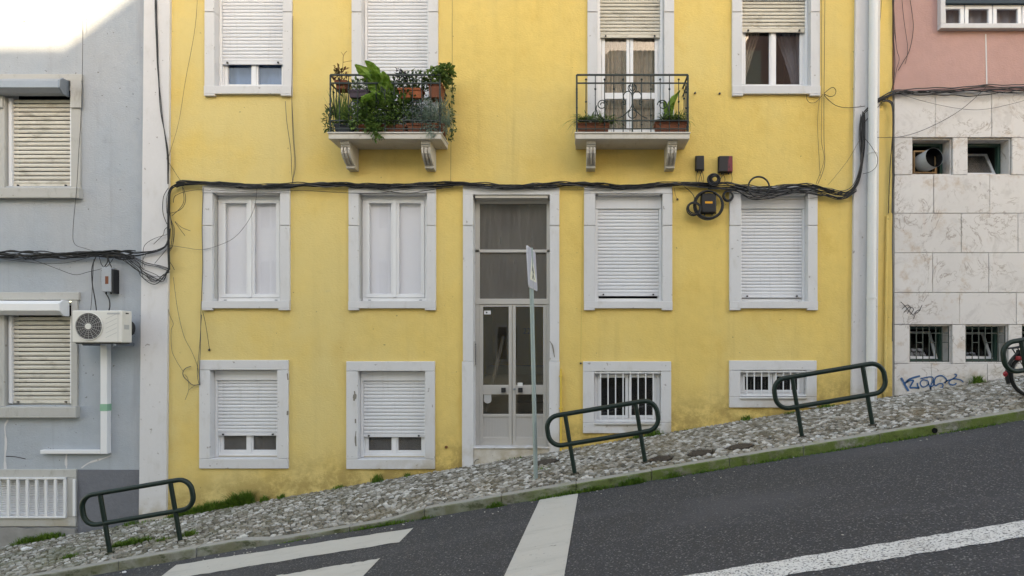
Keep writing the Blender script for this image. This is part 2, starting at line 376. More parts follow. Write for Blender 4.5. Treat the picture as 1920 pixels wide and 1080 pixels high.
M['greenframe'] = Mat('green_window_paint', (.018, .055, .042), .5, .4, var=.2, vscale=8).m
M['rustbar'] = Mat('bar_iron', (.06, .07, .06), .6, .3, var=.3, vscale=14).m
M['wood'] = Mat('raw_board', (.30, .19, .10), .85, .2, var=.2, vscale=9, fine=.1, fscale=40).m
M['ductpvc'] = Mat('grey_duct_pipe', (.40, .42, .43), .5, .4).m
M['dullblack'] = Mat('matt_black', (.012, .012, .012), .9, .1).m  # near-black matt colour for pipe inside, blanking board and drain hole
M['teal'] = Mat('teal_awning', (.02, .04, .055), .6, .3).m
M['graffiti'] = Mat('blue_spray', (.03, .10, .23), .6, .3, var=.25, vscale=14).m
M['marker'] = Mat('black_marker', (.05, .045, .05), .7, .2).m
M['ironcover'] = Mat('cast_iron_cover', (.075, .06, .048), .7, .4, .3, var=.2, vscale=20, fine=.2, fscale=80, bump=.8, bscale=70).m
M['yellowpipe'] = Mat('yellow_gas_pipe', (.66, .44, .07), .5, .4, var=.1, vscale=5).m
M['downpipe'] = Mat('white_downpipe', (.66, .66, .655), .4, .4, var=.04, vscale=2).m
M['copper'] = Mat('copper_stub', (.20, .09, .04), .5, .4, .5).m
M['tyre'] = Mat('tyre_rubber', (.016, .016, .017), .75, .3).m
M['chrome'] = Mat('steel_rim', (.45, .45, .46), .3, .5, .8).m
M['bikeblack'] = Mat('black_bike_plastic', (.015, .016, .018), .45, .4).m
M['redlight'] = Mat('red_reflector', (.34, .02, .03), .3, .5).m
M['paper'] = Mat('litter_paper', (.68, .67, .66), .8, .2).m
M['green_tape'] = Mat('green_tape', (.22, .42, .30), .6, .3).m
M['rooftile'] = Mat('roof_tile', (.30, .12, .07), .85, .2, var=.2, vscale=3).m

# ------------------------------------------------------------------ ground
xs_ = [-40+i*.5 for i in range(161)]
def strip(name, m, ds, zf, parent=None, xs=xs_):
    b = MB(); n = len(ds)
    for x in xs:
        for d in ds: b.v.append((x, -d, zf(x, d)))
    for i in range(len(xs)-1):
        for j in range(n-1):
            a = i*n+j; b.f.append((a, a+1, a+n+1, a+n))
    b.f = [tuple(reversed(f)) for f in b.f]
    return b.build(name, m, parent, smooth=True, origin=(0, -ds[0], zf(0, ds[0])))
road = tag(strip('road', M['asphalt'], [KERB-.03, 3.4, 5, 7, 9.2, 16], lambda x, d: zw(x)-ROADZ), kind='structure')
xf = [-16+i*.125 for i in range(257)]
pave = tag(strip('pavement', M['grit'], [-.3, 0, .4, .8, 1.0, 1.2, 1.5, 1.8, 2.1, KERB-.10], lambda x, d: gz(x, max(d, 0))-.022, None, xf), kind='structure')
opp = tag(strip('far_pavement', M['grit'], [16, 16.01, 20.2], lambda x, d: zw(x)-ROADZ+(.12 if d > 16.005 else 0)), kind='structure')
# kerb: separate stones
kerb = bpy.data.objects.new('kerb', None); COL.objects.link(kerb); place(kerb, Vector((0, -KERB, gz(0, KERB)))); tag(kerb, kind='structure')
def kx(px): return (px-CX)/(FOC/(DIST-KERB))
joints = [kx(p) for p in (-330, -160, -20, 222, 368, 505, 655, 795, 940, 1080, 1222, 1368, 1507, 1650, 1800, 1950, 2100, 2260)]
rk = random.Random(3)
for a, b_ in zip(joints[:-1], joints[1:]):
    mb = MB(); n = 7; pr = []; dz = rk.uniform(-.004, .004); dy = rk.uniform(-.006, .006)
    for i in range(n):
        x = a+.004+(b_-a-.008)*i/(n-1); z = gz(x, KERB)+dz
        zb = zw(x)-ROADZ-.1
        e = .012+rk.uniform(-.004, .006)
        pr.append([(x, -KERB-dy, zb), (x, -KERB-dy+rk.uniform(-.003, .003), z-e), (x, -KERB+.4*e-dy, z-.3*e), (x, -KERB+e-dy, z), (x, -KERB+.13, z+.002), (x, -KERB+.13, zb)])
    mb.v = [v for p_ in pr for v in p_]
    for i in range(n-1):
        for k in range(6):
            l = (k+1) % 6; mb.f.append((i*6+l, i*6+k, (i+1)*6+k, (i+1)*6+l))
    mb.f += [tuple(range(6)), tuple((n-1)*6+k for k in range(5, -1, -1))]
    mb.build('kerb_stone', M['kerb'], kerb)
# drain hole in the kerb
hx = kx(1752); MB().tube([(hx, -KERB-.012, zw(hx)-ROADZ+.045), (hx, -KERB+.05, zw(hx)-ROADZ+.05)], .032, 12).build('drain_hole', M['dullblack'], kerb)
# road markings
def mark(name, pts, m, parent=road, lift=.004, nx=26, jit=.016):
    c = [road_at(*p) for p in pts]; b = MB(); rows = []      # quad: near-left.. as four road points, edges slightly ragged
    for i in range(nx+1):
        t = i/nx; A = (c[0][0]*(1-t)+c[1][0]*t, c[0][1]*(1-t)+c[1][1]*t); B = (c[3][0]*(1-t)+c[2][0]*t, c[3][1]*(1-t)+c[2][1]*t)
        for s_ in (0, .33, .67, 1):
            j = random.uniform(-jit, jit) if s_ in (0, 1) else 0
            x = A[0]*(1-s_)+B[0]*s_; d = A[1]*(1-s_)+B[1]*s_+j; b.v.append((x, -d, zw(x)-ROADZ+lift))
    for i in range(nx):
        for k in range(3):
            a = i*4+k; b.f.append((a, a+1, a+5, a+4))
    nrm = (Vector(b.v[1])-Vector(b.v[0])).cross(Vector(b.v[4])-Vector(b.v[0]))
    if nrm.z < 0: b.f = [tuple(reversed(f)) for f in b.f]
    o = b.build(name, m, parent); return o
mark('zebra_bar', [(330, 1060), (775, 990.5), (749, 1017), (288, 1092)], M['paint'])
mark('zebra_bar', [(519, 1080), (712, 1048), (672, 1090), (430, 1128)], M['paint'])
mark('stop_line', [(1013, 935), (940, 1092), (1056, 1092), (1084, 926)], M['paint'])
mark('lane_line', [(1250, 1086), (2300, 916), (2320, 944), (1250, 1116)], M['wornpaint'], nx=60, jit=.010)

# cobbles laid in diagonal courses
covers = [(1238, 860, .145), (1313, 849, .15), (1388, 837, .15), (1022, 866, .17)]
def pave_at(px, py):
    d = 1.5
    for _ in range(60):
        s = FOC/(DIST-d); x = (px-CX)/s; d += .5*((DIST-FOC*(EYE-gz(x, d))/(py-CY))-d)
    return x, d
cov = [(*pave_at(a, b_), r) for a, b_, r in covers]
rc = random.Random(11); cob = []
A45 = R(43); ca, sa = math.cos(A45), math.sin(A45); pitch = .064
for i in range(-230, 230):
    off = rc.uniform(0, .1)
    u = -14.0+off
    while u < 14:
        L = rc.uniform(.056, .084); uc = u+L/2; u += L
        v = i*pitch+rc.uniform(-.006, .006)+.02*math.sin(uc*1.3+i*.05)
        x = uc*ca-v*sa; d = -(uc*sa+v*ca)+1.2
        if x < -10.4 or x > 8.4 or d < .09 or d > KERB-.20: continue
        if any((x-cx_)**2+(d-cd)**2 < (r+.05)**2 for cx_, cd, r in cov): continue
        cob.append((x, d, L*.5-.0045, pitch*.5-.0048, A45+rc.uniform(-.09, .09)))
for i in range(275):        # an edging row beside the kerb and one beside the wall
    for d_ in (KERB-.135-.035, .045):
        x = -10.4+i*.0685+rc.uniform(-.006, .006); cob.append((x, d_+rc.uniform(-.006, .006), .030, .029, rc.uniform(-.1, .1)))
def cobble_shape(rn, hx, hy):
    ks = []
    for (sx, sy), (nx_, ny_) in zip(((-1, -1), (1, -1), (1, 1), (-1, 1)), ((0, -1), (1, 0), (0, 1), (-1, 0))):
        ks.append((sx*hx*rn.uniform(.86, 1.02), sy*hy*rn.uniform(.84, 1.02)))
        ks.append((nx_*hx if nx_ else rn.uniform(-.2, .2)*hx, ny_*hy if ny_ else rn.uniform(-.2, .2)*hy))
    t = [rn.uniform(-.006, .006) for _ in range(3)]
    vs = []
    for k_, z_ in ((1.0, -.03), (1.0, -.006), (.80, .006)):
        for x_, y_ in ks: vs.append((x_*k_, y_*k_, z_+(t[0]*x_/hx+t[1]*y_/hy if z_ > -.02 else 0)))
    n = 8; fs = []
    for r_ in range(2):
        for k in range(n):
            l = (k+1) % n; fs.append((r_*n+k, r_*n+l, (r_+1)*n+l, (r_+1)*n+k))
    fs.append(tuple(2*n+k for k in range(n))); return vs, fs
def shown(x, d):
    s = FOC/(DIST-d); px = CX+x*s; py = CY+(EYE-gz(x, d))*s
    if px < 0 or px > 1920 or py > 1080: return 0
    return s*s*(EYE-gz(x, d))/(DIST-d)
order = sorted(range(len(cob)), key=lambda i: -shown(cob[i][0], cob[i][1])); near = set(order[:300])
variants = []
for k in range(10):
    vs_, fs_ = cobble_shape(rc, 1.0, 1.0); vs_ = [(a, b_, c) for a, b_, c in vs_]
    me = bpy.data.meshes.new('cobblestone'); me.from_pydata(vs_, [], fs_); me.materials.append(M['cobble']); variants.append(me)
def slope_dir(x, d): return math.atan(gz(x+.05, d)/.1-gz(x-.05, d)/.1)
mass = MB(); tints = []
for i, (x, d, hx, hy, an) in enumerate(cob):
    z = gz(x, d)+rc.uniform(-.004, .004)
    if i in near:
        o = inst('cobblestone', variants[i % 10], (x, -d, z), pave, (0, -slope_dir(x, d), an), (hx, hy, 1))
    else:
        vs_, fs_ = cobble_shape(rc, hx, hy); mt = Matrix.Translation((x, -d, z)) @ Euler((0, -slope_dir(x, d), an)).to_matrix().to_4x4()
        mass.add([mt @ Vector(v) for v in vs_], fs_); tints += [rc.random()]*len(vs_)
cm = mass.build('cobble_paving', M['cobble_mass'], pave); tag(cm, kind='stuff')
at_ = cm.data.attributes.new('tint', 'FLOAT', 'POINT'); at_.data.foreach_set('value', tints)

# ------------------------------------------------------------------ building helpers
def wall(name, x0, x1, z0, z1, holes, m, parent, y=0.0, t=.36):
    xs = sorted({x0, x1, *[h[0] for h in holes], *[h[2] for h in holes]}); zs = sorted({z0, z1, *[h[1] for h in holes], *[h[3] for h in holes]})
    b = MB()
    def inhole(cx, cz): return any(h[0] < cx < h[2] and h[1] < cz < h[3] for h in holes)
    for i in range(len(xs)-1):
        for j in range(len(zs)-1):
            if inhole((xs[i]+xs[i+1])/2, (zs[j]+zs[j+1])/2): continue
            b.add([(xs[i], y, zs[j]), (xs[i+1], y, zs[j]), (xs[i+1], y, zs[j+1]), (xs[i], y, zs[j+1])], [(0, 1, 2, 3)])
    for a, c, e, f in holes:
        b.add([(a, y, c), (e, y, c), (e, y, f), (a, y, f), (a, y+t, c), (e, y+t, c), (e, y+t, f), (a, y+t, f)],
              [(0, 4, 5, 1), (1, 5, 6, 2), (2, 6, 7, 3), (3, 7, 4, 0)])
    b.add([(x0, y, z0), (x1, y, z0), (x1, y, z1), (x0, y, z1), (x0, y+t, z0), (x1, y+t, z0), (x1, y+t, z1), (x0, y+t, z1)], [(0, 3, 7, 4), (1, 5, 6, 2), (2, 6, 7, 3)])
    return b.build(name, m, parent)
def room(parent, x0, x1, z0, z1, y0, y1, m, name='room_interior'):
    b = MB(); b.add([(x0,y0,z0),(x1,y0,z0),(x1,y1,z0),(x0,y1,z0),(x0,y0,z1),(x1,y0,z1),(x1,y1,z1),(x0,y1,z1)],
                    [(0,1,2,3),(4,7,6,5),(1,5,6,2),(2,6,7,3),(3,7,4,0)]); return b.build(name, m, parent)
slat_cache = {}
def slat_mesh(w, h, m, key):
    k = (round(w, 3), round(h, 4), key)
    if k in slat_cache: return slat_cache[k]
    prof = [(.010, 0), (.003, .03*h), (-.001, .2*h), (-.0025, .5*h), (-.001, .8*h), (.004, .945*h), (.012, .955*h)]
    vs = [(-w/2, y, z) for y, z in prof]+[(w/2, y, z) for y, z in prof]; n = len(prof)
    fs = [(i, i+n, i+n+1, i+1) for i in range(n-1)]
    me = bpy.data.meshes.new('shutter_slat'); me.from_pydata(vs, [], fs); me.materials.append(m)
    me.polygons.foreach_set('use_smooth', [True]*len(me.polygons)); slat_cache[k] = me; return me
def slats(parent, x0, x1, ztop, zbot, pitch, y, m, key, bar=True):
    if bar:
        o = MB().box(x0, x1, y-.008, y+.012, zbot, zbot+.05).build('shutter_bottom_bar', m, parent, bev=.004); zb = zbot+.05
        for fx in (.09, .91):
            MB().box(x0+(x1-x0)*fx-.012, x0+(x1-x0)*fx+.012, y-.03, y-.008, zbot+.012, zbot+.034).build('shutter_stop', M['blackbox'], parent)
    else: zb = zbot
    n = max(1, round((ztop-zb)/pitch)); p = (ztop-zb)/n; me = slat_mesh(x1-x0, p, m, key)
    for i in range(n): inst('shutter_slat', me, ((x0+x1)/2, y+random.uniform(-.001, .001), zb+i*p), parent, scale=(1, 1, .87 if m in (M['shutter_dirty'], M['shutter_cream']) else 1))
def sash(parent, x0, x1, z0, z1, y, m, gl, w=.055, wb=None, name='sash'):
    wb = wb or w
    b = MB(); b.box(x0, x1, y, y+.045, z0, z0+wb); b.box(x0, x1, y, y+.045, z1-w, z1)
    b.box(x0, x0+w, y, y+.045, z0+wb, z1-w); b.box(x1-w, x1, y, y+.045, z0+wb, z1-w)
    o = b.build(name, m, parent, bev=.006)
    p = MB().box(x0+w, x1-w, y+.02, y+.026, z0+wb, z1-w).build('pane', gl, parent); return o
def sheet(x0, x1, z0, z1, y, folds=0, amp=.02, n=40, taper=None):
    b = MB()
    for i in range(n+1):
        t = i/n; yy = y+amp*math.sin(t*folds*2*math.pi)+amp*.5*math.sin(t*folds*3.7+1)
        for k in range(5):
            q = k/4; z = z0+(z1-z0)*q; x = x0+(x1-x0)*t
            if taper: x = taper(t, q)
            b.v.append((x, yy, z))
    for i in range(n):
        for k in range(4):
            a = i*5+k; b.f.append((a, a+5, a+6, a+1))
    return b
def ribbon(pts, w, y, m, name, parent, px=True):
    c = catmull([(WX(a), y, WZ(b_)) for a, b_ in pts], 5) if px else pts; b = MB()
    for i, p_ in enumerate(c):
        t = (c[min(i+1, len(c)-1)]-c[max(i-1, 0)]); t.y = 0; t.normalize(); nn = Vector((-t.z, 0, t.x)); ww = (w[i*len(w)//len(c)] if isinstance(w, list) else w)/2
        b.v += [tuple(p_+nn*ww), tuple(p_-nn*ww)]
    for i in range(len(c)-1): b.f.append((2*i, 2*i+1, 2*i+3, 2*i+2))
    return b.build(name, m, parent)
PR = .035   # how far the stone surrounds stand proud
def surround(parent, o, p, groove=None, sill_top=None, m='stone', deep=.2, ears=True, plain=False):
    """o: outer rectangle, p: opening, both (left, top, right, bottom) on the wall plane in photo pixels"""
    xl, yt, xr, yb = o; a, t, c, b_ = p; m_ = M[m]; g = 1.2
    if plain:
        MB().box(WX(xl), WX(xr), -PR, deep, WZ(t)+.003, WZ(yt)).build('lintel', m_, parent, bev=.008)
        MB().box(WX(xl), WX(xr), -PR, deep, WZ(yb), WZ(b_)-.003).build('sill', m_, parent, bev=.008)
        MB().box(WX(xl), WX(a), -PR+.001, deep, WZ(b_), WZ(t)).build('stone_jamb', m_, parent, bev=.006)
        MB().box(WX(c), WX(xr), -PR+.001, deep, WZ(b_), WZ(t)).build('stone_jamb', m_, parent, bev=.006); return
    st = sill_top
    MB().box(WX(xl), WX(xr), -PR-.004, deep, WZ(t)+.002, WZ(yt)).build('lintel', m_, parent, bev=.006)
    MB().box(WX(a)+.04, WX(c)-.04, -PR+.02, deep-.03, WZ(t)-.016, WZ(t)+.0).build('lintel_drip', m_, parent, bev=.004)
    for u, v in ((xl, a), (c, xr)):
        MB().box(WX(u), WX(v), -PR-.002, deep, WZ(groove)+.008, WZ(t)).build('jamb_head', m_, parent, bev=.005)
        MB().box(WX(u)+.004, WX(v)-.004, -PR+.012, deep, WZ(groove)-.002, WZ(groove)+.006).build('jamb_joint', m_, parent)
        MB().box(WX(u)-.002, WX(v), -PR, deep, WZ(st), WZ(groove)-.004).build('stone_jamb', m_, parent, bev=.005)
    if ears:
        s_ = MB(); s_.box(WX(xl), WX(xr), -PR-.02, deep, WZ(yb)+.03, WZ(st)-.002)
        s_.box(WX(xl), WX(xl+20), -PR-.019, 0, WZ(yb), WZ(yb)+.03); s_.box(WX(xr-20), WX(xr), -PR-.019, 0, WZ(yb), WZ(yb)+.03)
        s_.build('sill', m_, parent, bev=.005)

# ------------------------------------------------------------------ yellow building
yb_ = thing('apartment_building', (WX(960), .2, zw(WX(960))), 'yellow plastered apartment building with white stone window surrounds and two balconies', 'building')
W = {  # outer, opening
 'A1': ((386, -50, 549, 182), (404, -36, 532, 163)), 'A4': ((1372, -50, 1536, 182), (1390, -36, 1519, 163)),
 'B1': ((382, 349, 545, 582), (400.5, 363, 527, 565)), 'B2': ((655, 349, 818, 582), (673.6, 363, 801, 565)),
 'B3': ((1095, 350, 1260, 582), (1116, 364, 1242, 565)), 'B4': ((1367, 350, 1531.4, 582), (1388.5, 364, 1513.7, 565)),
 'C1': ((375.6, 675, 542, 878), (396, 694, 521.5, 859)), 'C2': ((650.5, 677.5, 816, 879), (672, 696, 798, 860)),
 'C3': ((1093, 677.6, 1258, 812), (1114, 696.5, 1239, 791.7)), 'C4': ((1366.6, 676, 1530, 764), (1387, 694.5, 1511, 743.7)),
 'A2': ((660.6, -50, 822, 262), (679, -36, 804, 262)), 'A3': ((1101.5, -50, 1263.5, 262), (1120, -36, 1245, 262)),
 'D': ((868.7, 350, 1048.7, 900), (887.5, 364.5, 1031, 852))}
holes = []
for k, (o, p) in W.items(): holes.append((WX(o[0])+.03, WZ(o[3] if k != 'D' else 905)+.03, WX(o[2])-.03, WZ(o[1])-.03))
TOPZ = 12.2
wall('wall', WX(292), WX(1673), -3.5, TOPZ, holes, M['yellow'], yb_)
MB().box(WX(268), WX(1676), -.25, .4, TOPZ, TOPZ+.3).build('cornice', M['stone'], yb_, bev=.03)
MB().box(WX(268), WX(1676), .36, 9, TOPZ-.15, TOPZ-.02).build('roof', M['rooftile'], yb_)
def slant(name, x0t, x1t, x0b, x1b, ytop, ybot, y0, y1, m):
    k = (ybot-ytop); f = lambda a, b_, y: WX(a+(b_-a)*(y-0)/(960.0))
    yT, yB = -600, 1120
    poly = [(f(x0t, x0b, yB), WZ(yB)), (f(x1t, x1b, yB), WZ(yB)), (f(x1t, x1b, yT), WZ(yT)), (f(x0t, x0b, yT), WZ(yT))]
    return MB().prism(poly, y0, y1).build(name, m, yb_, bev=.006)
slant('pilaster', 273.5, 322, 264, 315, 0, 960, -.045, .1, M['pilaster'])
slant('pilaster', 1602, 1648, 1592, 1640, 0, 960, -.05, .1, M['pilaster'])

def shutter_window(key, ys, groove, st, box=(0, 0), plain=False, pit=.0545, m='shutter', y=.115, below='white', panes=True, curtain=None, room_m='dark', gl='glass', guide=.045):
    o, p = W[key]; a, t, c, b_ = p
    x0, x1, z0, z1 = WX(a), WX(c), WZ(b_), WZ(t)
    f = MB().ring(x0+.012, x1-.012, z0+.012, z1, .045, y+.02, y+.085).build('window', M['pvc'], yb_, bev=.004)
    surround(f, o, p, groove, st, plain=plain)
    ztop = z1
    if box[1]:
        MB().box(x0+.004, x1-.004, y-.03, y+.02, WZ(box[1]), z1-.004).build('shutter_box', M['shutter' if m == 'shutter' else 'pvc'], f, bev=.006); ztop = WZ(box[1])
    for u in (x0, x1-guide): MB().box(u+.003, u+guide-.003, y-.022, y+.019, z0+.004, ztop-.001).build('shutter_guide', M['pvc'], f, bev=.004)
    slats(f, x0+guide, x1-guide, ztop, WZ(ys)-.0, pit, y-.004, M[m], m)
    if panes:
        xm = (x0+x1)/2; 
        sash(f, x0+.057, xm-.004, z0+.055, min(z1-.05, WZ(ys)+.25), y+.03, M['pvc'], M[gl], .05)
        sash(f, xm+.004, x1-.057, z0+.055, min(z1-.05, WZ(ys)+.25), y+.032, M['pvc'], M[gl], .05)
        MB().box(xm-.03, xm+.03, y+.018, y+.03, z0+.057, WZ(ys)+.2).build('mullion_cover', M['pvc'], f, bev=.004)
        if curtain: sheet(x0+.06, x1-.06, z0+.06, WZ(ys)+.3, y+.15, 5, .012).build('curtain', M[curtain], f, smooth=True)
        room(f, x0, x1, z0, z1, .2, 1.2, M[room_m])
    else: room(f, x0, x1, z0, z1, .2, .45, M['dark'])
    return f
shutter_window('A1', 115, 25, 163, curtain='sky_tint_curtain', gl='glass')
shutter_window('A4', 54, 25, 163, box=(0, -6), m='shutter_cream', pit=.058, room_m='room')
shutter_window('B3', 554, 424, 565, box=(0, 389), panes=False)
shutter_window('B4', 557, 424, 565, box=(0, 389), panes=False, pit=.052)
shutter_window('C1', 818.7, 0, 0, box=(0, 713.7), plain=True, gl='frostglass', curtain='greycurtain')
shutter_window('C2', 821.4, 0, 0, box=(0, 714.5), plain=True, gl='frostglass', curtain='greycurtain')
# drawn curtains of the upper right window
def a4curtains():
    f = [o for o in bpy.data.objects if o.name.startswith('window') and o.parent == yb_][1]
    x0, x1, z0, z1 = WX(1391), WX(1518), WZ(163), WZ(0)
    sheet(0, 0, z0, z1, .36, 6, .02, 30, lambda t, q: x0+t*(.10+.42*q**1.3)).build('curtain', M['lace'], f, smooth=True)
    sheet(0, 0, z0, z1, .36, 6, .02, 30, lambda t, q: x1-t*(.12+.46*q**1.3)).build('curtain', M['greycurtain'], f, smooth=True)
a4curtains()
def glazed(key, refl):
    o, p = W[key]; a, t, c, b_ = p; x0, x1, z0, z1 = WX(a), WX(c), WZ(b_), WZ(t); y = .10
    f = MB().ring(x0+.01, x1-.01, z0+.01, z1-.012, .055, y, y+.07).build('window', M['pvc'], yb_, bev=.006)
    surround(f, o, p, 424, 565)
    xm = (x0+x1)/2
    sash(f, x0+.066, xm-.003, z0+.066, z1-.068, y-.012, M['pvc'], M['glass'], .06); sash(f, xm+.003, x1-.066, z0+.066, z1-.068, y-.010, M['pvc'], M['glass'], .06)
    MB().box(xm-.025, xm+.025, y-.028, y-.013, z0+.07, z1-.07).build('mullion_cover', M['pvc'], f, bev=.005)
    for k in (.12, .88): MB().box(x0+(x1-x0)*k-.02, x0+(x1-x0)*k+.02, y-.006, y, z0+.022, z0+.034).build('drain_cap', M['grey_metal'], f)
    MB().box(x0-.0, x0+.008, .02, .09, z0+.05, z1-.1).build('shutter_track', M['oldstone'], f)
    sheet(x0+.06, x1-.06, z0+.06, z1-.06, y+.06, 0, 0, 6).build('blind', M['blind'], f)
    room(f, x0, x1, z0, z1, .2, .7, M['room']); return f
glazed('B1', 0); glazed('B2', 0)
def barred(key, bars, ybot, bottom_broken=False):
    o, p = W[key]; a, t, c, b_ = p; x0, x1, z0, z1 = WX(a), WX(c), WZ(b_), WZ(t); y = .07
    f = MB().ring(x0+.004, x1-.004, z0+.004, z1-.004, .05, y, y+.07).build('window', M['pvc'], yb_, bev=.005)
    surround(f, o, p, plain=True, deep=.16)
    xm = (x0+x1)/2+.02
    sash(f, x0+.055, xm-.004, z0+.055, z1-.055, y-.005, M['pvc'], M['doorglass'], .045); sash(f, xm+.004, x1-.055, z0+.055, z1-.055, y-.007, M['pvc'], M['doorglass'], .045)
    for bx in bars: MB().cyl((WX(bx), -.005, WZ(b_)+.02), (WX(bx), -.005, z1-.02), .0095, 8).build('window_bar', M['pvc'], f, smooth=True)
    MB().box(x0-.01, x1+.01, -.02, .02, z0+.008, z0+.032).build('bar_rail', M['pvc'], f, bev=.003)
    MB().box(x0-.01, x1+.01, -.02, .02, z1-.03, z1-.008).build('bar_rail', M['pvc'], f, bev=.003)
    MB().box(WX(a), WX(c), -PR-.025, -PR, WZ(b_)-.035, WZ(b_)-.012).build('sill_drip', M['oldstone'], f, bev=.004)
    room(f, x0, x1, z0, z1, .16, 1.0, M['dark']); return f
barred('C3', [1126+i*14.1 for i in range(8)], 0)
barred('C4', [1400.5+i*13.6 for i in range(8)], 0)
# entrance door
def door():
    o, p = W['D']; x0, x1 = WX(887.5), WX(1031); z0, z1 = WZ(838), WZ(365); y = .17; al = M['alu']
    f = MB().box(x0, x1, y, y+.06, WZ(470), WZ(464.5)).box(x0, x1, y-.01, y+.06, WZ(569), WZ(558.5)).box(x0, x0+.07, y, y+.06, z0, z1-.05).box(x1-.06, x1, y, y+.06, z0, z1-.05).box(x0+.07, x1-.06, y, y+.06, z1-.10, z1-.05).build('door', al, yb_, bev=.004)
    st = M['stone']
    MB().box(WX(868.7), WX(1048.7), -PR, .3, WZ(366), WZ(350)).build('lintel', st, f, bev=.006)
    MB().box(x0+.03, x1-.03, -.01, .2, WZ(371.5), WZ(366)-.001).build('lintel_drip', M['balconystone'], f, bev=.004)
    for u, v in ((868.7, 887.5), (1031, 1048.7)):
        MB().box(WX(u), WX(v), -PR-.002, .3, WZ(423), WZ(366)).build('jamb_head', st, f, bev=.005)
        MB().box(WX(u)+.004, WX(v)-.004, -PR+.012, .3, WZ(424.5), WZ(423)).build('jamb_joint', st, f)
        MB().box(WX(u), WX(v), -PR, .3, WZ(677), WZ(425)).build('stone_jamb', st, f, bev=.005)
        MB().box(WX(u)-.012, WX(v)+.006, -PR-.012, .3, WZ(905), WZ(677.5)).build('jamb_foot', st, f, bev=.006)
    MB().box(x0+.004, x1-.004, -.03, .3, WZ(905), z0-.02).build('threshold', M['balconystone'], f, bev=.01)
    MB().box(x0-.0+.004, x1-.004, -.05, .26, z0-.02+.001, z0-.0).build('door_step', st, f, bev=.005)
    MB().box(x0+.07, x1-.06, y+.03, y+.036, WZ(464.5), z1-.1).build('pane', M['dustyglass'], f)
    MB().box(x0+.07, x1-.06, y+.03, y+.036, WZ(558.5), WZ(470)).build('pane', M['dustyglass'], f)
    # two leaves
    xm = WX(958)
    for u, v, hand in ((x0+.072, xm-.004, 1), (xm+.004, x1-.062, -1)):
        w = .052
        b = MB(); b.box(u, u+w, y+.005, y+.05, z0, WZ(569.5)); b.box(v-w, v, y+.005, y+.05, z0, WZ(569.5))
        for ya, yb2 in ((573.5, 569.5), (741, 723), (784, 778.5), (838, 822.5)): b.box(u+w, v-w, y+.006, y+.05, WZ(ya), WZ(yb2))
        l = b.build('door_leaf', al, f, bev=.004)
        MB().box(u+w, v-w, y+.025, y+.03, WZ(723), WZ(573.5)).build('pane', M['doorglass'], f)
        MB().box(u+w, v-w, y+.025, y+.03, WZ(778.5), WZ(741)).build('pane', M['doorglass'], f)
        MB().box(u+w, v-w, y+.02, y+.03, WZ(822.5), WZ(784)).build('kick_panel', M['alu_panel'], f)
        n = 9; g = MB()
        for i in range(n):
            xx_ = u+w+(v-u-2*w)*(i+.5)/n; g.box(xx_-.003, xx_+.003, y+.014, y+.02, WZ(821), WZ(785.5))
        g.build('panel_rib', M['alu_panel'], f)
        hx_ = v-.13 if hand == 1 else u+.13
        MB().box(hx_-.045, hx_+.045, y-.004, y+.006, WZ(739), WZ(726)).build('handle_plate', M['alu_panel'], f, bev=.003)
        MB().box(hx_-.035, hx_+.035, y-.05, y-.005, WZ(737), WZ(728)).build('door_handle', M['blackbox'], f, bev=.006)
    MB().cyl((xm+.035, y-.015, WZ(731)), (xm+.035, y+.005, WZ(731)), .016, 12).build('door_lock', M['grey_metal'], f)
    MB().box(WX(904), WX(917), y+.018, y+.024, WZ(588), WZ(581)).build('sticker', M['paper'], f)
    MB().disc((WX(909), y+.017, WZ(584.5)), .014, 10).build('sticker_mark', M['signblack'], f)
    b = MB(); b.disc((WX(911), y+.018, WZ(751)), .062, 16).box(WX(904), WX(918), y+.0185, y+.0195, WZ(750), WZ(740.5)); b.build('sticker', M['acgrey'], f)
    MB().box(WX(968.5), WX(978), y-.006, y+.003, WZ(725), WZ(718.5)).build('paper_note', M['paper'], f)
    # house number on the right pane
    cu = bpy.data.curves.new('house_number', 'FONT'); cu.body = '22'; cu.size = .13; cu.align_x = 'CENTER'; cu.extrude = .001
    t0 = bpy.data.objects.new('house_number_text', cu); COL.objects.link(t0); bpy.context.view_layer.update()
    me = bpy.data.meshes.new_from_object(t0); bpy.data.objects.remove(t0); me.materials.append(M['signblack'])
    inst('house_number', me, (WX(986), y+.018, WZ(625)), f, (R(90), 0, 0))
    # intercom on the left reveal
    ic = MB().box(x0+.0, x0+.02, .02, .12, WZ(687), WZ(640)).build('intercom', M['alu_panel'], f, bev=.004)
    b = MB()
    for i in range(9): b.box(x0+.02, x0+.026, .05, .09, WZ(684-i*4.6), WZ(681.5-i*4.6))
    b.build('intercom_button', M['blackbox'], f)
    # hall with stairs behind
    room(f, x0-.3, x1+.3, z0, z1+.1, .3, 4.2, M['hall'], 'hall')
    for i in range(7): MB().box(x0-.29, x1+.29, 1.6+i*.28, 4.1, z0+.001+i*.17, z0+.17+i*.17-.001).build('stair_step', M['hallstone'], f)
    MB().box(x0-.2, x1-.62, 1.2, 1.25, z0+.001, z0+1.05).build('stair_newel', M['hallstone'], f)
    MB().cyl((x0+.02, .7, z0+.2), (x0+.38, .75, z0+1.75), .03, 8).build('stair_rail', M['hallstone'], f)
    MB().box(x0-.29, x1+.29, .9, .96, WZ(560), z1+.09).build('hall_beam', M['hallstone'], f)
door()
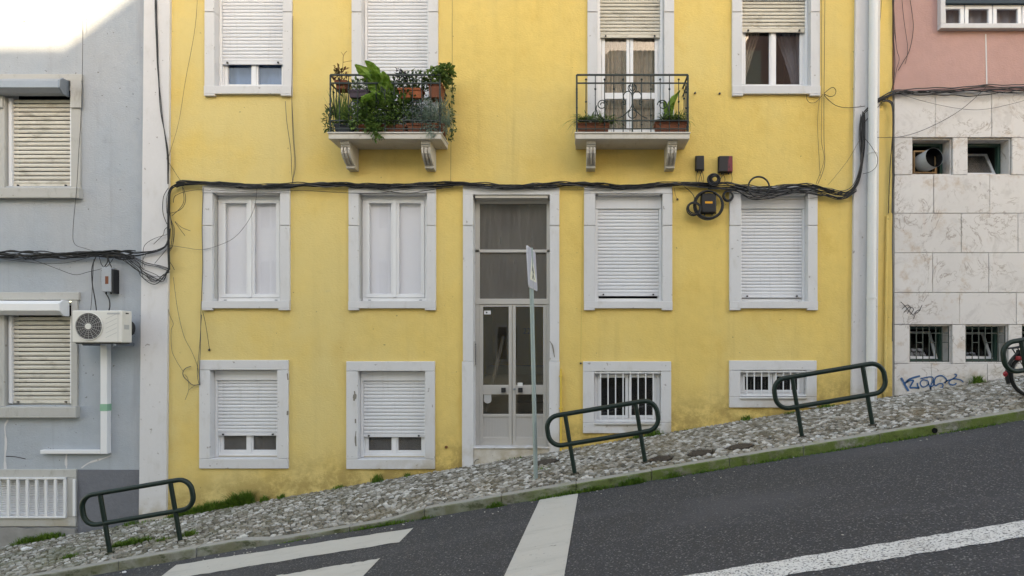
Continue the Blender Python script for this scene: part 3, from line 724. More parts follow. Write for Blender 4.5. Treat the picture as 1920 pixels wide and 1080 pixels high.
# balconies
def balcony_door(key, ys, m, panes):
    o, p = W[key]; a, t, c, b_ = p; x0, x1, z0, z1 = WX(a), WX(c), WZ(252), WZ(t); y = .12
    f = MB().box(x0+.01, x0+.07, y+.02, y+.085, z0, z1).box(x1-.07, x1-.01, y+.02, y+.085, z0, z1).box(x0+.07, x1-.07, y+.02, y+.085, z0, z0+.06).build('balcony_door', M['pvc'], yb_, bev=.004)
    st = M['stone']
    MB().box(WX(o[0]), WX(o[2]), -PR-.004, .2, WZ(t)+.002, WZ(o[1])).build('lintel', st, f, bev=.006)
    for u, v in ((o[0], a), (c, o[2])):
        MB().box(WX(u), WX(v), -PR-.002, .2, WZ(24), WZ(t)).build('jamb_head', st, f, bev=.005)
        MB().box(WX(u)+.004, WX(v)-.004, -PR+.012, .2, WZ(26), WZ(24)).build('jamb_joint', st, f)
        MB().box(WX(u), WX(v), -PR, .2, z0, WZ(26.5)).build('stone_jamb', st, f, bev=.005)
    gd = .05
    for u in (x0, x1-gd): MB().box(u+.003, u+gd-.003, y-.022, y+.019, z0, z1).build('shutter_guide', M['pvc'], f, bev=.004)
    slats(f, x0+gd, x1-gd, z1, WZ(ys), .0545 if m == 'shutter' else .058, y-.004, M[m], m)
    if panes:
        xm = (x0+x1)/2
        for u, v in ((x0+.075, xm-.004), (xm+.004, x1-.075)):
            w = .05; zr = WZ(172)
            b = MB(); b.box(u, u+w, y+.03, y+.07, z0+.065, WZ(20)); b.box(v-w, v, y+.03, y+.07, z0+.065, WZ(20)); b.box(u+w, v-w, y+.031, y+.07, zr-.05, zr+.05); b.box(u+w, v-w, y+.031, y+.07, z0+.065, z0+.15)
            b.build('sash', M['pvc'], f, bev=.005)
            MB().box(u+w, v-w, y+.05, y+.056, zr+.05, WZ(20)).build('pane', M['glass'], f); MB().box(u+w, v-w, y+.05, y+.056, z0+.15, zr-.05).build('pane', M['glass'], f)
        sheet(x0+.05, xm+.02, z0+.05, WZ(20), y+.16, 7, .02, 50).build('curtain', M['lace'], f, smooth=True)
        sheet(xm+.0, x1-.05, z0+.05, WZ(20), y+.2, 6, .02, 50).build('curtain', M['lace'], f, smooth=True)
        room(f, x0, x1, z0, z1, .2, 1.2, M['room'])
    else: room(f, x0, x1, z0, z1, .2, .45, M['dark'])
balcony_door('A2', 250, 'shutter', False)
balcony_door('A3', 64, 'shutter_cream', True)
BD = .49; SB = FOC/(DIST-BD)
def BX(px): return (px-CX)/SB
def BZ(py): return EYE+(CY-py)/SB
def balcony(pl, pr, c1, c2):
    x0, x1 = BX(pl), BX(pr); zt, zb = BZ(247), BZ(259.7)
    sb = MB(); sb.box(x0, x1, -BD+.015, 0, zb, zt-.025); sb.box(x0-.012, x1+.012, -BD, 0, zt-.025+.001, zt)
    s_ = sb.build('balcony', M['balconystone'], yb_, bev=.006)
    zs = zb
    for c in (c1, c2):
        X = WX(c); prof = [(0, 0), (-.40, 0), (-.40, -.045), (-.37, -.05), (-.37, -.075), (-.345, -.085), (-.35, -.12), (-.335, -.165), (-.29, -.21), (-.225, -.245), (-.17, -.275), (-.145, -.305), (-.155, -.312), (-.155, -.335), (-.13, -.345), (0, -.345)]
        co = MB().prismx([(y, zs+z-.001) for y, z in prof], X-.07, X+.07)
        rib = [(-.372, -.085), (-.38, -.12), (-.365, -.175), (-.31, -.23), (-.245, -.267), (-.18, -.295), (-.10, -.287), (-.10, -.085)]
        for k in (-.052, 0, .052): co.prismx([(y, zs+z) for y, z in rib], X+k-.015, X+k+.015)
        co.build('corbel', M['balconystone'], s_, bev=.004)
    ir = M['iron']; z1, z2, z3, z4 = BZ(138.5), BZ(154), BZ(224.5), BZ(240)
    yf = -BD+.035; xa, xb = x0+.02, x1-.02
    def rail(z, r=.009):
        MB().box(xa, xb, yf-r, yf+r, z-r, z+r).build('front_rail', ir, s_)
        for xx_ in (xa, xb): MB().box(xx_-r, xx_+r, yf+r, .0, z-r, z+r).build('side_rail', ir, s_)
    rail(z1, .011); rail(z2); rail(z3); rail(z4, .007)
    n = 12
    def baluster(x, y, top, thick=.007, balls=()):
        b = MB().cyl((x, y, zt), (x, y, top), thick, 6)
        for bz in balls: b.ball((x, y, bz), .017, 8, 5, (1, 1, 1))
        b.build('baluster', ir, s_, smooth=True)
    for i in range(n+1):
        x = xa+(xb-xa)*i/n; mid = i == n/2; endp = i in (0, n)
        if endp: baluster(x, yf, z1, .014, [BZ(165), BZ(200), BZ(214)])
        elif mid: baluster(x, yf, z2, .012, [])
        elif i % 2: baluster(x, yf, BZ(147), .007, [BZ(147), BZ(189), BZ(232)])
        else: baluster(x, yf, z1, .007, [BZ(165), BZ(214)])
    for xx_ in (xa, xb):
        for j in range(1, 4): baluster(xx_, yf+(-yf)*j/4, z1 if j % 2 == 0 else BZ(147), .007, [BZ(165), BZ(195)] if j % 2 else [BZ(214)])
    xm = (xa+xb)/2
    def scroll(pts, r=.0075):
        MB().tube(catmull(pts, 5), r, 6).build('scroll', ir, s_, smooth=True)
    def spiral(cx, cz, r0, r1, a0, turns, n_=22): return [(cx+(r0+(r1-r0)*t/n_)*math.cos(a0+turns*2*math.pi*t/n_), yf, cz+(r0+(r1-r0)*t/n_)*math.sin(a0+turns*2*math.pi*t/n_)) for t in range(n_+1)]
    u = 1/SB
    for sg in (-1, 1):
        def Q(dx, py): return (xm+sg*dx*u, yf, BZ(py))
        lp = [Q(2, 160), Q(6, 158), Q(8, 164), Q(5, 170), Q(1.5, 175), Q(0.5, 190), Q(3, 200), Q(9, 208), Q(18, 216), Q(28, 220)]
        scroll(lp)
        scroll([Q(0.5, 178), Q(3, 172), Q(8, 169), Q(14, 172), Q(17, 178), Q(15.5, 183)])
        scroll([Q(17, 184), Q(13, 188), Q(14, 194), Q(18, 193)])
        sp_ = spiral(57*u, 0, 10*u, 3*u, R(180), -1.5)
        scroll([(xm+sg*(x_), yf, BZ(195)+z_) for x_, _, z_ in sp_])
        scroll([Q(67, 196), Q(68, 204), Q(64, 214), Q(56, 221), Q(40, 224)])
    cc = [(xm+8*u*math.cos(t*math.pi/8), yf, BZ(212)+8*u*math.sin(t*math.pi/8)) for t in range(16)]
    MB().tube(cc, .0075, 6, True).build('scroll', ir, s_, smooth=True)
    cc = [(xm+5.5*u*math.cos(t*math.pi/8), yf, BZ(161)+7*u*math.sin(t*math.pi/8)) for t in range(16)]
    MB().tube(cc, .0075, 6, True).build('scroll', ir, s_, smooth=True)
    return zt
ZT = balcony(615.1, 826.4, 664.5, 809.5)
balcony(1078.9, 1293.3, 1107.5, 1253.5)
# pipes and fixings on the yellow wall
dp = MB(); xp = lambda y: WX(1631-(8/960)*y)
dpo = MB().tube([(xp(-560), -.125, WZ(-560)), (xp(0), -.125, WZ(0)), (xp(688), -.125, WZ(688))], .066, 18).build('downpipe', M['downpipe'], yb_, smooth=True)
MB().tube([(xp(690), -.125, WZ(690)), (xp(752), -.12, WZ(752))], .058, 18).build('downpipe_foot', M['downpipe'], dpo, smooth=True)
for y_ in (-200, 292, 560, 689): MB().tube([(xp(y_), -.125, WZ(y_)-.012), (xp(y_), -.125, WZ(y_)+.012)], .073, 18).build('pipe_collar', M['downpipe'], dpo, smooth=True)
gp = MB().cyl((WX(1049.5)+.02, -.06, WZ(847)), (WX(1049.5)+.02, -.06, WZ(691)), .016, 10).build('gas_pipe', M['yellowpipe'], yb_, smooth=True)
for y_ in (705, 765, 832): MB().box(WX(1049.5)-.01, WX(1049.5)+.05, -.075, 0, WZ(y_)-.01, WZ(y_)+.01).build('pipe_clip', M['yellowpipe'], gp)
MB().cyl((WX(1657), -.02, WZ(745)), (WX(1662), -.02, WZ(405)), .022, 10).build('cable_duct', M['yellow'], yb_, smooth=True)
MB().cyl((WX(837), -.03, WZ(838)), (WX(837), .01, WZ(838)), .022, 12).build('pipe_stub', M['copper'], yb_)
for a, b_ in ((1303, 175), (1349, 176), (1270, 374), (1089, 681), (393, 656)): MB().ball((WX(a), -.012, WZ(b_)), .018, 8, 6).build('wall_plug', M['acdark'], yb_, smooth=True)

for pts, w in (([(666, 733), (667, 742), (665, 751)], [.02, .055, .03]), ([(668, 785), (668, 793)], .02), ([(669, 808), (668, 822), (669, 836)], [.012, .025, .02]), ([(541, 700), (542, 712)], .02), ([(541.5, 770), (541, 778)], .03), ([(1031, 640), (1036, 648), (1040, 670)], [.01, .02, .012]), ([(890, 868), (893, 862), (899, 860)], .015)):
    ribbon(pts, w, -PR-.0125 if pts[0][0] > 880 else -PR-.001, M['chip'], 'paint_chip', yb_)

# ------------------------------------------------------------------ grey building on the left
gb = thing('apartment_building', (WX(0), .2, zw(WX(0))), 'weathered grey plastered building at the left with roller shutters and barred basement window', 'building')
GY = .03
gh = [(WX(-2), WZ(348), WX(140), WZ(145)), (WX(-2), WZ(760), WX(137), WZ(555)), (WX(-20), WZ(975), WX(134), WZ(885))]
wall('wall', WX(-900), WX(291), -5, 11.0, gh, M['grey'], gb, GY)
MB().box(WX(-900), WX(266), GY-.2, .4, 11.0, 11.25).build('cornice', M['stone'], gb, bev=.03)
MB().box(WX(-900), WX(290), .39, 9, 10.8, 10.95).build('roof', M['rooftile'], gb)
def left_window(top, sl_top, sl_bot, sill0, sill1, xr, boxy, m, boxm, boxm2, jamb_head=None):
    x0, x1 = WX(8), WX(132); y = .10
    f = MB().ring(x0, x1, WZ(sl_bot+6), WZ(boxy[0]), .05, y+.03, y+.09).build('window', M['pvc'], gb)
    st = M['oldstone']
    MB().box(WX(-14), WX(xr), GY-.04, .2, WZ(boxy[0])+.02, WZ(top)).build('lintel', st, f, bev=.008)
    for u, v in ((-12, 8), (133, xr-4)): MB().box(WX(u), WX(v), GY-.03, .2, WZ(sill0), WZ(boxy[0])+.018).build('stone_jamb', st, f, bev=.008)
    if jamb_head:
        for u, v in ((-14, 7), (134, xr)): MB().box(WX(u), WX(v), GY-.055, GY-.031, WZ(jamb_head), WZ(boxy[0])+.017).build('jamb_head', st, f, bev=.006)
    MB().box(WX(-16), WX(xr-1), GY-.09, .2, WZ(sill1), WZ(sill0)-.001).build('sill', st, f, bev=.012)
    for u in (10, 126): MB().box(WX(u), WX(u+6), y-.05, y+.02, WZ(sl_bot), WZ(boxy[1])).build('shutter_guide', M['pvc'], f, bev=.004)
    slats(f, WX(16), WX(126), WZ(boxy[1]), WZ(sl_bot), .068, y-.01, M[m], m)
    bx = MB(); ya, yb2 = WZ(boxy[0]), WZ(boxy[1]); fr = GY-.2
    prof = [(.0, ya), (fr+.05, ya), (fr, ya-.05), (fr, yb2+.07), (fr+.07, yb2+.005), (.0, yb2+.005)]
    bx.prismx(prof, WX(-30), WX(126.5)); b1 = bx.build('shutter_box', M[boxm], f, bev=.004)
    cp = [(.0, ya+.012), (fr+.05, ya+.014), (fr-.012, ya-.045), (fr-.012, yb2+.065), (fr+.065, yb2-.012), (.0, yb2-.012)]
    MB().prismx(cp, WX(126.5)+.001, WX(130.5)).build('box_end_cap', M[boxm2], f, bev=.006)
    room(f, x0, x1, WZ(sl_bot+5), WZ(boxy[0]), .2, .45, M['dark'])
left_window(139, 0, 348, 353, 373, 154, (154, 181), 'shutter_dirty', 'awning', 'grey_metal', 203)
left_window(548, 0, 757, 762, 783, 148.5, (565, 592), 'shutter_dirty', 'pvc', 'pvc')
x0, x1, z0, z1 = WX(-60), WX(125), WZ(967), WZ(898)
f = MB().ring(x0-.02, x1+.01, z0-.02, z1+.02, .04, .02, .09).build('basement_window', M['pvc'], gb)
st = M['oldstone']
MB().box(WX(-60), WX(142.5), GY-.035, .2, WZ(896), WZ(880)).build('lintel', st, f, bev=.008)
MB().box(WX(126), WX(142), GY-.033, .2, WZ(969), WZ(896)-.001).build('stone_jamb', st, f, bev=.008)
MB().box(WX(-60), WX(142), GY-.035, .2, WZ(987), WZ(969)-.001).build('sill', st, f, bev=.008)
slats(f, x0, x1, z1, z0, .035, .08, M['shutter'], 'basement', False)
for i in range(9): MB().box(WX(1+i*17.6)-.02, WX(1+i*17.6)+.02, -.035, -.012, z0-.0, z1).build('window_bar', M['pvc'], f, bev=.003)
MB().box(x0, x1+.01, -.04, -.01, z1-.0+.001, z1+.03).build('bar_rail', M['pvc'], f, bev=.003); MB().box(x0, x1+.01, -.04, -.01, z0-.03, z0-.001).build('bar_rail', M['pvc'], f, bev=.003)
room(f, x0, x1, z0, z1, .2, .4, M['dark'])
MB().prism([(WX(144), WZ(1010)), (WX(264.5), WZ(1000)), (WX(264.5), WZ(881.5)), (WX(144.5), WZ(881))], GY-.012, GY+.02).build('cement_patch', M['cement'], gb)
n_ = 24; b = MB(); top = []
for i in range(n_+1): top.append((WX(-300+442*i/n_), WZ(988.5+random.uniform(-1, 3))))
MB().prism([(WX(-300), WZ(1200)), (WX(142), WZ(1060))]+list(reversed(top)), GY-.05, GY+.02).build('plinth', M['rubble'], gb)
cd = MB().box(P(188, 0, .06).x, P(200.5, 0, .06).x, -.06, GY, WZ(850), WZ(640)).build('conduit_cover', M['pvc'], gb, bev=.006)
MB().box(P(188, 0, .06).x-.003, P(200.5, 0, .06).x+.003, -.064, GY, WZ(770), WZ(757)).build('conduit_tape', M['green_tape'], cd)
MB().box(P(75, 0, .05).x, P(188, 0, .05).x-.004, -.05, GY, WZ(850), WZ(843)).build('conduit_cover', M['pvc'], gb, bev=.006)
# filler lines over old cracks
ribbon([(12, 788), (6, 800), (8, 830), (6, 860), (7, 880)], [.03, .02, .04, .025, .045], GY-.003, M['stone'], 'filler_line', gb)
ribbon([(122, 852), (121, 866), (122, 879)], [.025, .04, .02], GY-.003, M['stone'], 'filler_line', gb)
ribbon([(150, 878), (165, 868), (185, 862), (205, 855)], [.02, .03, .015], GY-.003, M['stone'], 'filler_line', gb)
ribbon([(8, 856), (25, 857), (45, 861)], .012, GY-.003, M['marker'], 'crack', gb)

# ------------------------------------------------------------------ marble and pink building on the right
mb_ = thing('apartment_building', (WX(1850), .2, zw(WX(1850))), 'building at the right with pink plaster above a veined white marble ground floor', 'building')
MX1 = 2700
op = [(1710, 258, 1786, 328), (1814, 258, 1897, 328), (1925, 258, 2005, 328), (1705, 608.5, 1785, 681.5), (1810, 608.5, 1891, 681.5), (1916, 608.5, 1997, 681.5)]
MY = .03
wall('backing_wall', WX(1676.5), WX(MX1), -2, WZ(178), [(WX(a), WZ(d), WX(c), WZ(b_)) for a, b_, c, d in op], M['mortar'], mb_, MY)
pw = (1766, -70, 2010, 50)
wall('upper_wall', WX(1676.5), WX(MX1), WZ(178)+.001, 12, [(WX(pw[0]), WZ(pw[3]), WX(pw[2]), WZ(pw[1]))], M['pink'], mb_, .0)
MB().box(WX(1676.5), WX(MX1), -.2, .4, 12, 12.25).build('cornice', M['stone'], mb_, bev=.03)
MB().box(WX(1676.5), WX(MX1), .37, 9, 11.8, 11.95).build('roof', M['rooftile'], mb_)
def row(y0, y1, js):
    for a, b_ in zip(js[:-1], js[1:]):
        yb2 = y1
        y_ = -.008+random.uniform(-.003, .003)
        MB().box(WX(a)+.0035, WX(b_)-.0035, y_, MY-.001, WZ(y1)+.0035, WZ(y0)-.0035).build('marble_slab', M['marble'], mb_, bev=.003)
S = 105.5
row(171, 258, [1676.5, 1753, 1859, 1964.5, 2070, 2176, 2282, 2388, 2494, 2600])
row(258, 328, [1676.5, 1710]); row(258, 328, [1786, 1814]); row(258, 328, [1897, 1925]); row(258, 328, [2005, 2110, 2216, 2322, 2428])
row(328, 400, [1676.5, 1750, 1855, 1961, 2066, 2172, 2278, 2384])
row(400, 474, [1676.5, 1802, 1908, 2013, 2119, 2224, 2330])
row(474, 548.5, [1676.5, 1748, 1853, 1959, 2064, 2170, 2276])
row(548.5, 608.5, [1676.5, 1799, 1905, 2011, 2116, 2222])
row(608.5, 681.5, [1676.5, 1705]); row(608.5, 681.5, [1785, 1810]); row(608.5, 681.5, [1891, 1916]); row(608.5, 681.5, [1997, 2090, 2200])
row(681.5, 790, [1676.5, 1746, 1851, 1957, 2062, 2168])
def lining(a, b_, c, d, y1=.24, name='basement_window', m='greenframe', parent=mb_):
    x0, x1, z0, z1 = WX(a), WX(c), WZ(d), WZ(b_)
    f = MB().ring(x0+.03, x1-.03, z0+.02, z1-.02, .045, y1-.03, y1+.04).build(name, M[m], parent, bev=.004)
    MB().ring(x0-.0, x1+.0, z0-.0, z1+.0, .022, MY-.0+.001, y1+.05).build('marble_lining', M['marble'], f)
    return f, x0, x1, z0, z1
f, x0, x1, z0, z1 = lining(*op[0])       # window with the extractor pipe
room(f, x0, x1, z0, z1, .3, .9, M['dark'])
ax = Vector((.16, -1, .06)).normalized(); pc = P(1752, 295, .03)-ax*.20
MB().ring(WX(1722), WX(1764), WZ(320), WZ(277), .02, .13, .2).build('pipe_collar', M['wood'], f)
MB().box(WX(1715), WX(1722), .17, .2, WZ(324), WZ(282)).build('board', M['wood'], f); MB().box(WX(1762), WX(1769), .17, .2, WZ(324), WZ(300)).build('board', M['wood'], f)
MB().box(WX(1722)+.02, WX(1762)-.02, .2, .21, WZ(320)+.02, WZ(277)-.02).build('blanking_board', M['dullblack'], f)
pts = [pc-ax*.05, pc+ax*.20]
MB().tube(pts, .155, 28, cap=False).tube([p_ for p_ in pts], .150, 28, cap=False).build('vent_pipe', M['ductpvc'], f, smooth=True)
b = MB(); c_ = pc+ax*.05; u_ = ax.cross(Vector((0, 0, 1))).normalized(); w_ = ax.cross(u_)
b.add([c_+u_*.149*math.cos(k*math.pi/12)+w_*.149*math.sin(k*math.pi/12) for k in range(24)], [tuple(range(24))]); b.build('pipe_throat', M['dullblack'], f)
b = MB().tube([pc+ax*.03, pc+ax*.195], .1485, 28, cap=False); b.build('pipe_lining', M['dullblack'], f)
def hopper(i, tilt, bars):
    f, x0, x1, z0, z1 = lining(*op[i])
    room(f, x0, x1, z0, z1, .29, 1.2, M['dark'])
    w = x1-x0-.16; h = z1-z0-.12
    zb = z0+.07; rx = x0+.08; xsh = -.0
    def T(x, z, y): return (rx+x, .24+math.sin(tilt)*z+y, zb+math.cos(tilt)*z)
    b = MB()
    def tb(xa, xb, za, zc):
        vs = [T(xa, za, 0), T(xb, za, 0), T(xb, za, .03), T(xa, za, .03), T(xa, zc, 0), T(xb, zc, 0), T(xb, zc, .03), T(xa, zc, .03)]
        b.add(vs, [(0,3,2,1),(4,5,6,7),(0,1,5,4),(1,2,6,5),(2,3,7,6),(3,0,4,7)])
    tb(0, w, 0, .045); tb(0, w, h-.04, h); tb(0, .04, .045, h-.04); tb(w-.04, w, .045, h-.04)
    b.build('tilted_sash', M['pvc'], f)
    g = MB(); g.add([T(.04, .045, .015), T(w-.04, .045, .015), T(w-.04, h-.04, .015), T(.04, h-.04, .015)], [(0, 1, 2, 3)]); g.build('pane', M['dustyglass'] if not bars else M['doorglass'], f)
    if bars:
        n = 7
        for k in range(n):
            bx_ = x0+.03+(x1-x0-.06)*k/(n-1); MB().cyl((bx_, .04, z0+.02), (bx_, .04, z1-.02), .0085, 6).build('window_bar', M['rustbar'], f)
            if k < n-1:
                dx = (x1-x0-.06)/(n-1)
                for zz in ((.22, .46) if k % 2 else (.22,)): MB().box(bx_+.006, bx_+dx-.006, .034, .046, z1-zz*(z1-z0)-.006, z1-zz*(z1-z0)+.006).build('cross_bar', M['rustbar'], f)
        MB().box(x0+.025, x1-.025, .03, .05, z0+.025, z0+.04).build('cross_bar', M['rustbar'], f)
hopper(1, R(28), False); hopper(2, R(24), False); hopper(3, R(24), True); hopper(4, R(27), True); hopper(5, R(24), True)
# pink storey window
x0, x1, z0, z1 = WX(1766), WX(2010), WZ(50), WZ(-70)
f = MB().ring(x0-.07, x1+.07, z0-.07, z1+.07, .075, -.09, .12).build('window', M['pilaster'], mb_, bev=.008)
cuts = [1767, 1810, 1863, 1918, 1963, 2009]
for a, b_ in zip(cuts[:-1], cuts[1:]): sash(f, WX(a)+.006, WX(b_)-.006, z0+.006, WZ(8), .02, M['pvc'], M['glass'], .06)
MB().box(x0+.006, x1-.006, -.03, .06, WZ(8), WZ(-30)).build('shutter_box', M['teal'], f)
sheet(x0, x1, z0, WZ(0), .16, 14, .02, 80).build('curtain', M['greycurtain'], f, smooth=True)
room(f, x0, x1, z0, z1, .2, 1.0, M['room'])
ribbon([(1848, 64), (1849, 110), (1850, 158)], .02, -.004, M['stone'], 'filler_line', mb_)
# ragged mortar between the yellow and the marble building
MB().box(WX(1672.6), WX(1677), .005, .3, -1, WZ(170)).build('party_joint', M['rubble'], mb_)

# ------------------------------------------------------------------ row of houses across the street, behind the viewer
OY = -20.0
def opp_house(x0, x1, prof, m, label, rows, cols):
    zb = zw((x0+x1)/2)
    o = thing('town_house', ((x0+x1)/2, OY-3, zb), label, 'house', 'houses across the street')
    poly = [(x0, zw(x0)-2), (x1, zw(x1)-2)]+list(reversed(prof))
    MB().prism(poly, OY-7, OY).build('wall', M[m], o)
    for i in range(cols):
        cx_ = x0+(x1-x0)*(i+.5)/cols
        for z in rows:
            w = MB().ring(cx_-.6, cx_+.6, z-.08, z+1.75, .12, OY, OY+.05).build('window', M['stone'], o)
            MB().box(cx_-.48, cx_+.48, OY+.002, OY+.012, z+.04, z+1.63).build('pane', M['acdark'], w)
            MB().box(cx_-.04, cx_+.04, OY+.013, OY+.03, z+.04, z+1.63).build('mullion', M['pvc'], w)
    return o
HZ = 6.4+.36*20; HX = -8.05+.30*20
opp_house(HX-26, HX, [(HX-26, HZ), (HX, HZ)], 'cream', 'cream house across the street, at the low end of the row', (1.2, 4.4, 7.6), 9)
opp_house(HX+.001, HX+11, [(HX+.001, HZ), (HX+1.0, HZ+.78), (HX+3.6, HZ+2.8), (HX+11, HZ+2.8)], 'cream', 'pale house with sloping gable edge straight across the street', (.9, 4.1, 7.3, 10.2), 5)
opp_house(HX+11.001, HX+24, [(HX+11.001, HZ+4.6), (HX+24, HZ+4.8)], 'pink', 'pink house across the street, at the uphill end', (3.2, 6.4, 9.5), 6)

# ------------------------------------------------------------------ street furniture
ANG = math.atan(.1665)
def make_railing(label):
    t = thing('hand_railing', (0, 0, 0), label, 'railing', 'green pavement railings')
    m = M['rail']; zt_, zb_, lh, r, tr = .759, .383, .691, .155, .030
    pts = []
    for cx_, cz_, a0 in ((lh-r, zt_-r, 0), (-lh+r, zt_-r, 90), (-lh+r, zb_+r, 180), (lh-r, zb_+r, 270)):
        for k in range(9): q = R(a0+k*90/8); pts.append((cx_+r*math.cos(q), 0, cz_+r*math.sin(q)))
    mid = [(-.08, 0, 0)]
    pts = [(x-.0, y, z) for x, y, z in pts]
    MB().tube(pts, tr, 12, True).build('rail_loop', m, t, smooth=True)
    for s_ in (-1, 1): MB().cyl((s_*.443, 0, -.25), (s_*.443, 0, zt_), .027, 12).build('post', m, t, smooth=True)
    for s_ in (-1, 1): MB().tube([(s_*.443, 0, -.03), (s_*.443, 0, .012), (s_*.443, 0, .018)], [.06, .055, .03], 12).build('post_footing', M['grit'], t)
    return t
def copy_thing(t, label):
    c = t.copy(); COL.objects.link(c); c['label'] = label
    for ch in list(t.children):
        k = ch.copy(); COL.objects.link(k); k.parent = c; k.matrix_parent_inverse = ch.matrix_parent_inverse
    return c
rl = make_railing('green tubular railing in front of the grey building, the lowest down the slope')
RD = 1.95; rs = FOC/(DIST-RD)
for i, (px, lab) in enumerate(((272.5, None), (1144, 'green tubular railing in front of the wider barred window, just right of the entrance door'),
                               (1570, 'green tubular railing crossing the narrow barred window and white downpipe'), (1999, 'green tubular railing cut off at the right edge, behind the bicycle'))):
    x = (px-CX)/rs; t = rl if i == 0 else copy_thing(rl, lab)
    t.location = (x, -RD, gz(x, RD)); t.rotation_euler = (0, -ANG+random.uniform(-.004, .004), 0)
# street sign
sd = 1.84; base = Vector((-.535, -sd, gz(-.535, sd))); topz = P(990, 462, sd).z
sg = thing('street_sign', base, 'thin leaning sign pole in front of the door with square pedestrian sign seen edge-on', 'street sign')
tp = Vector((-.605, -sd, topz-.02))
MB().tube([base-Vector((0, 0, .2)), tp], .027, 12).build('pole', M['galv'], sg, smooth=True)
na = P(988, 459, 2.1); fa = P(1004, 472, 1.58); hgt = .515
u_ = (Vector((fa.x, fa.y, 0))-Vector((na.x, na.y, 0))); wd = u_.length; u_.normalize(); nn = Vector((-u_.y*-1, u_.x*-1, 0)); nn = Vector((u_.y, -u_.x, 0))
org = Vector((na.x, na.y, na.z-hgt)); lean = Vector((.028, 0, 0))
def SP(a, h, o=0): return org+u_*(a*wd)+Vector((0, 0, h*hgt))+nn*o-lean*(h-.0)+lean
def plate(poly, o0, o1, name, m, par, bev=0):
    n = len(poly); b = MB(); b.add([SP(a, h, o0) for a, h in poly]+[SP(a, h, o1) for a, h in poly],
        [tuple(range(n)), tuple(range(2*n-1, n-1, -1))]+[(i, i+n, (i+1) % n+n, (i+1) % n) for i in range(n)]); return b.build(name, m, par)
def rr(a0, a1, r=.08, k=5):
    out = []
    for cx_, cz_, q0 in ((a1-r, a1-r, 0), (a0+r, a1-r, 90), (a0+r, a0+r, 180), (a1-r, a0+r, 270)):
        for i in range(k): q = R(q0+90*i/(k-1)); out.append((cx_+r*math.cos(q), cz_+r*math.sin(q)))
    return out
pl = plate(rr(0, 1), -.012, .0, 'sign_plate', M['signback'], sg)
plate(rr(.035, .965), .001, .002, 'sign_face', M['signface'], pl)
plate([(.12, .2), (.88, .2), (.5, .88)], .003, .004, 'sign_triangle', M['signwhite'], pl)
fig = plate([(.46, .58), (.54, .58), (.60, .44), (.66, .40), (.55, .42), (.56, .36), (.64, .24), (.58, .24), (.50, .35), (.42, .24), (.36, .24), (.45, .37), (.44, .46), (.36, .42)], .005, .006, 'pedestrian_symbol', M['signblack'], pl)
plate([(.5+.045*math.cos(k*math.pi/5), .64+.045*math.sin(k*math.pi/5)) for k in range(10)], .005, .006, 'pedestrian_symbol_head', M['signblack'], pl)
MB().box(SP(.5, .3).x-.05, SP(.5, .3).x-.008, -sd-.03, -sd+.03, SP(.5, .3).z, SP(.5, .3).z+.04).build('clamp', M['galv'], sg)
MB().box(SP(.5, .75).x-.05, SP(.5, .75).x-.008, -sd-.03, -sd+.03, SP(.5, .75).z, SP(.5, .75).z+.04).build('clamp', M['galv'], sg)
# iron covers in the pavement
labs = ['round iron cover in the paving nearest the middle railing', 'round iron cover in the paving, middle of the row of three', 'round iron cover in the paving, uphill end of the row of three', 'grey round cover in the paving behind the sign pole']
for (x, d, r), lab in zip(cov, labs):
    t = thing('pavement_cover', (x, -d, gz(x, d)), lab, 'cover', 'covers in the pavement')
    sl_ = math.tan(slope_dir(x, d))
    def dsk(rr_, z, n=20): return [(x+rr_*math.cos(2*math.pi*k/n), -d+rr_*math.sin(2*math.pi*k/n), gz(x, d)+z+sl_*rr_*math.cos(2*math.pi*k/n)) for k in range(n)]
    b = MB(); n = 20; v = dsk(r, -.03)+dsk(r, .006)+dsk(r-.015, .008)+dsk(r-.018, -.002); b.add(v, [(j*n+k, j*n+(k+1) % n, (j+1)*n+(k+1) % n, (j+1)*n+k) for j in range(3) for k in range(n)]); b.build('frame', M['ironcover'], t)
    b = MB(); b.add(dsk(r-.022, .003), [tuple(range(n))])
    for k in range(-3, 4):
        hw = math.sqrt(max(0, (r-.04)**2-(k*.035)**2)); yy = -d+k*.035; zc = gz(x, d)+.004
        b.add([(x-hw, yy-.008, zc-sl_*hw), (x+hw, yy-.008, zc+sl_*hw), (x+hw, yy+.008, zc+sl_*hw), (x-hw, yy+.008, zc-sl_*hw), (x-hw, yy-.006, zc-sl_*hw+.006), (x+hw, yy-.006, zc+sl_*hw+.006), (x+hw, yy+.006, zc+sl_*hw+.006), (x-hw, yy+.006, zc-sl_*hw+.006)], [(0,1,5,4),(1,2,6,5),(2,3,7,6),(3,0,4,7),(4,5,6,7)])
    b.build('lid', M['ironcover'], t)
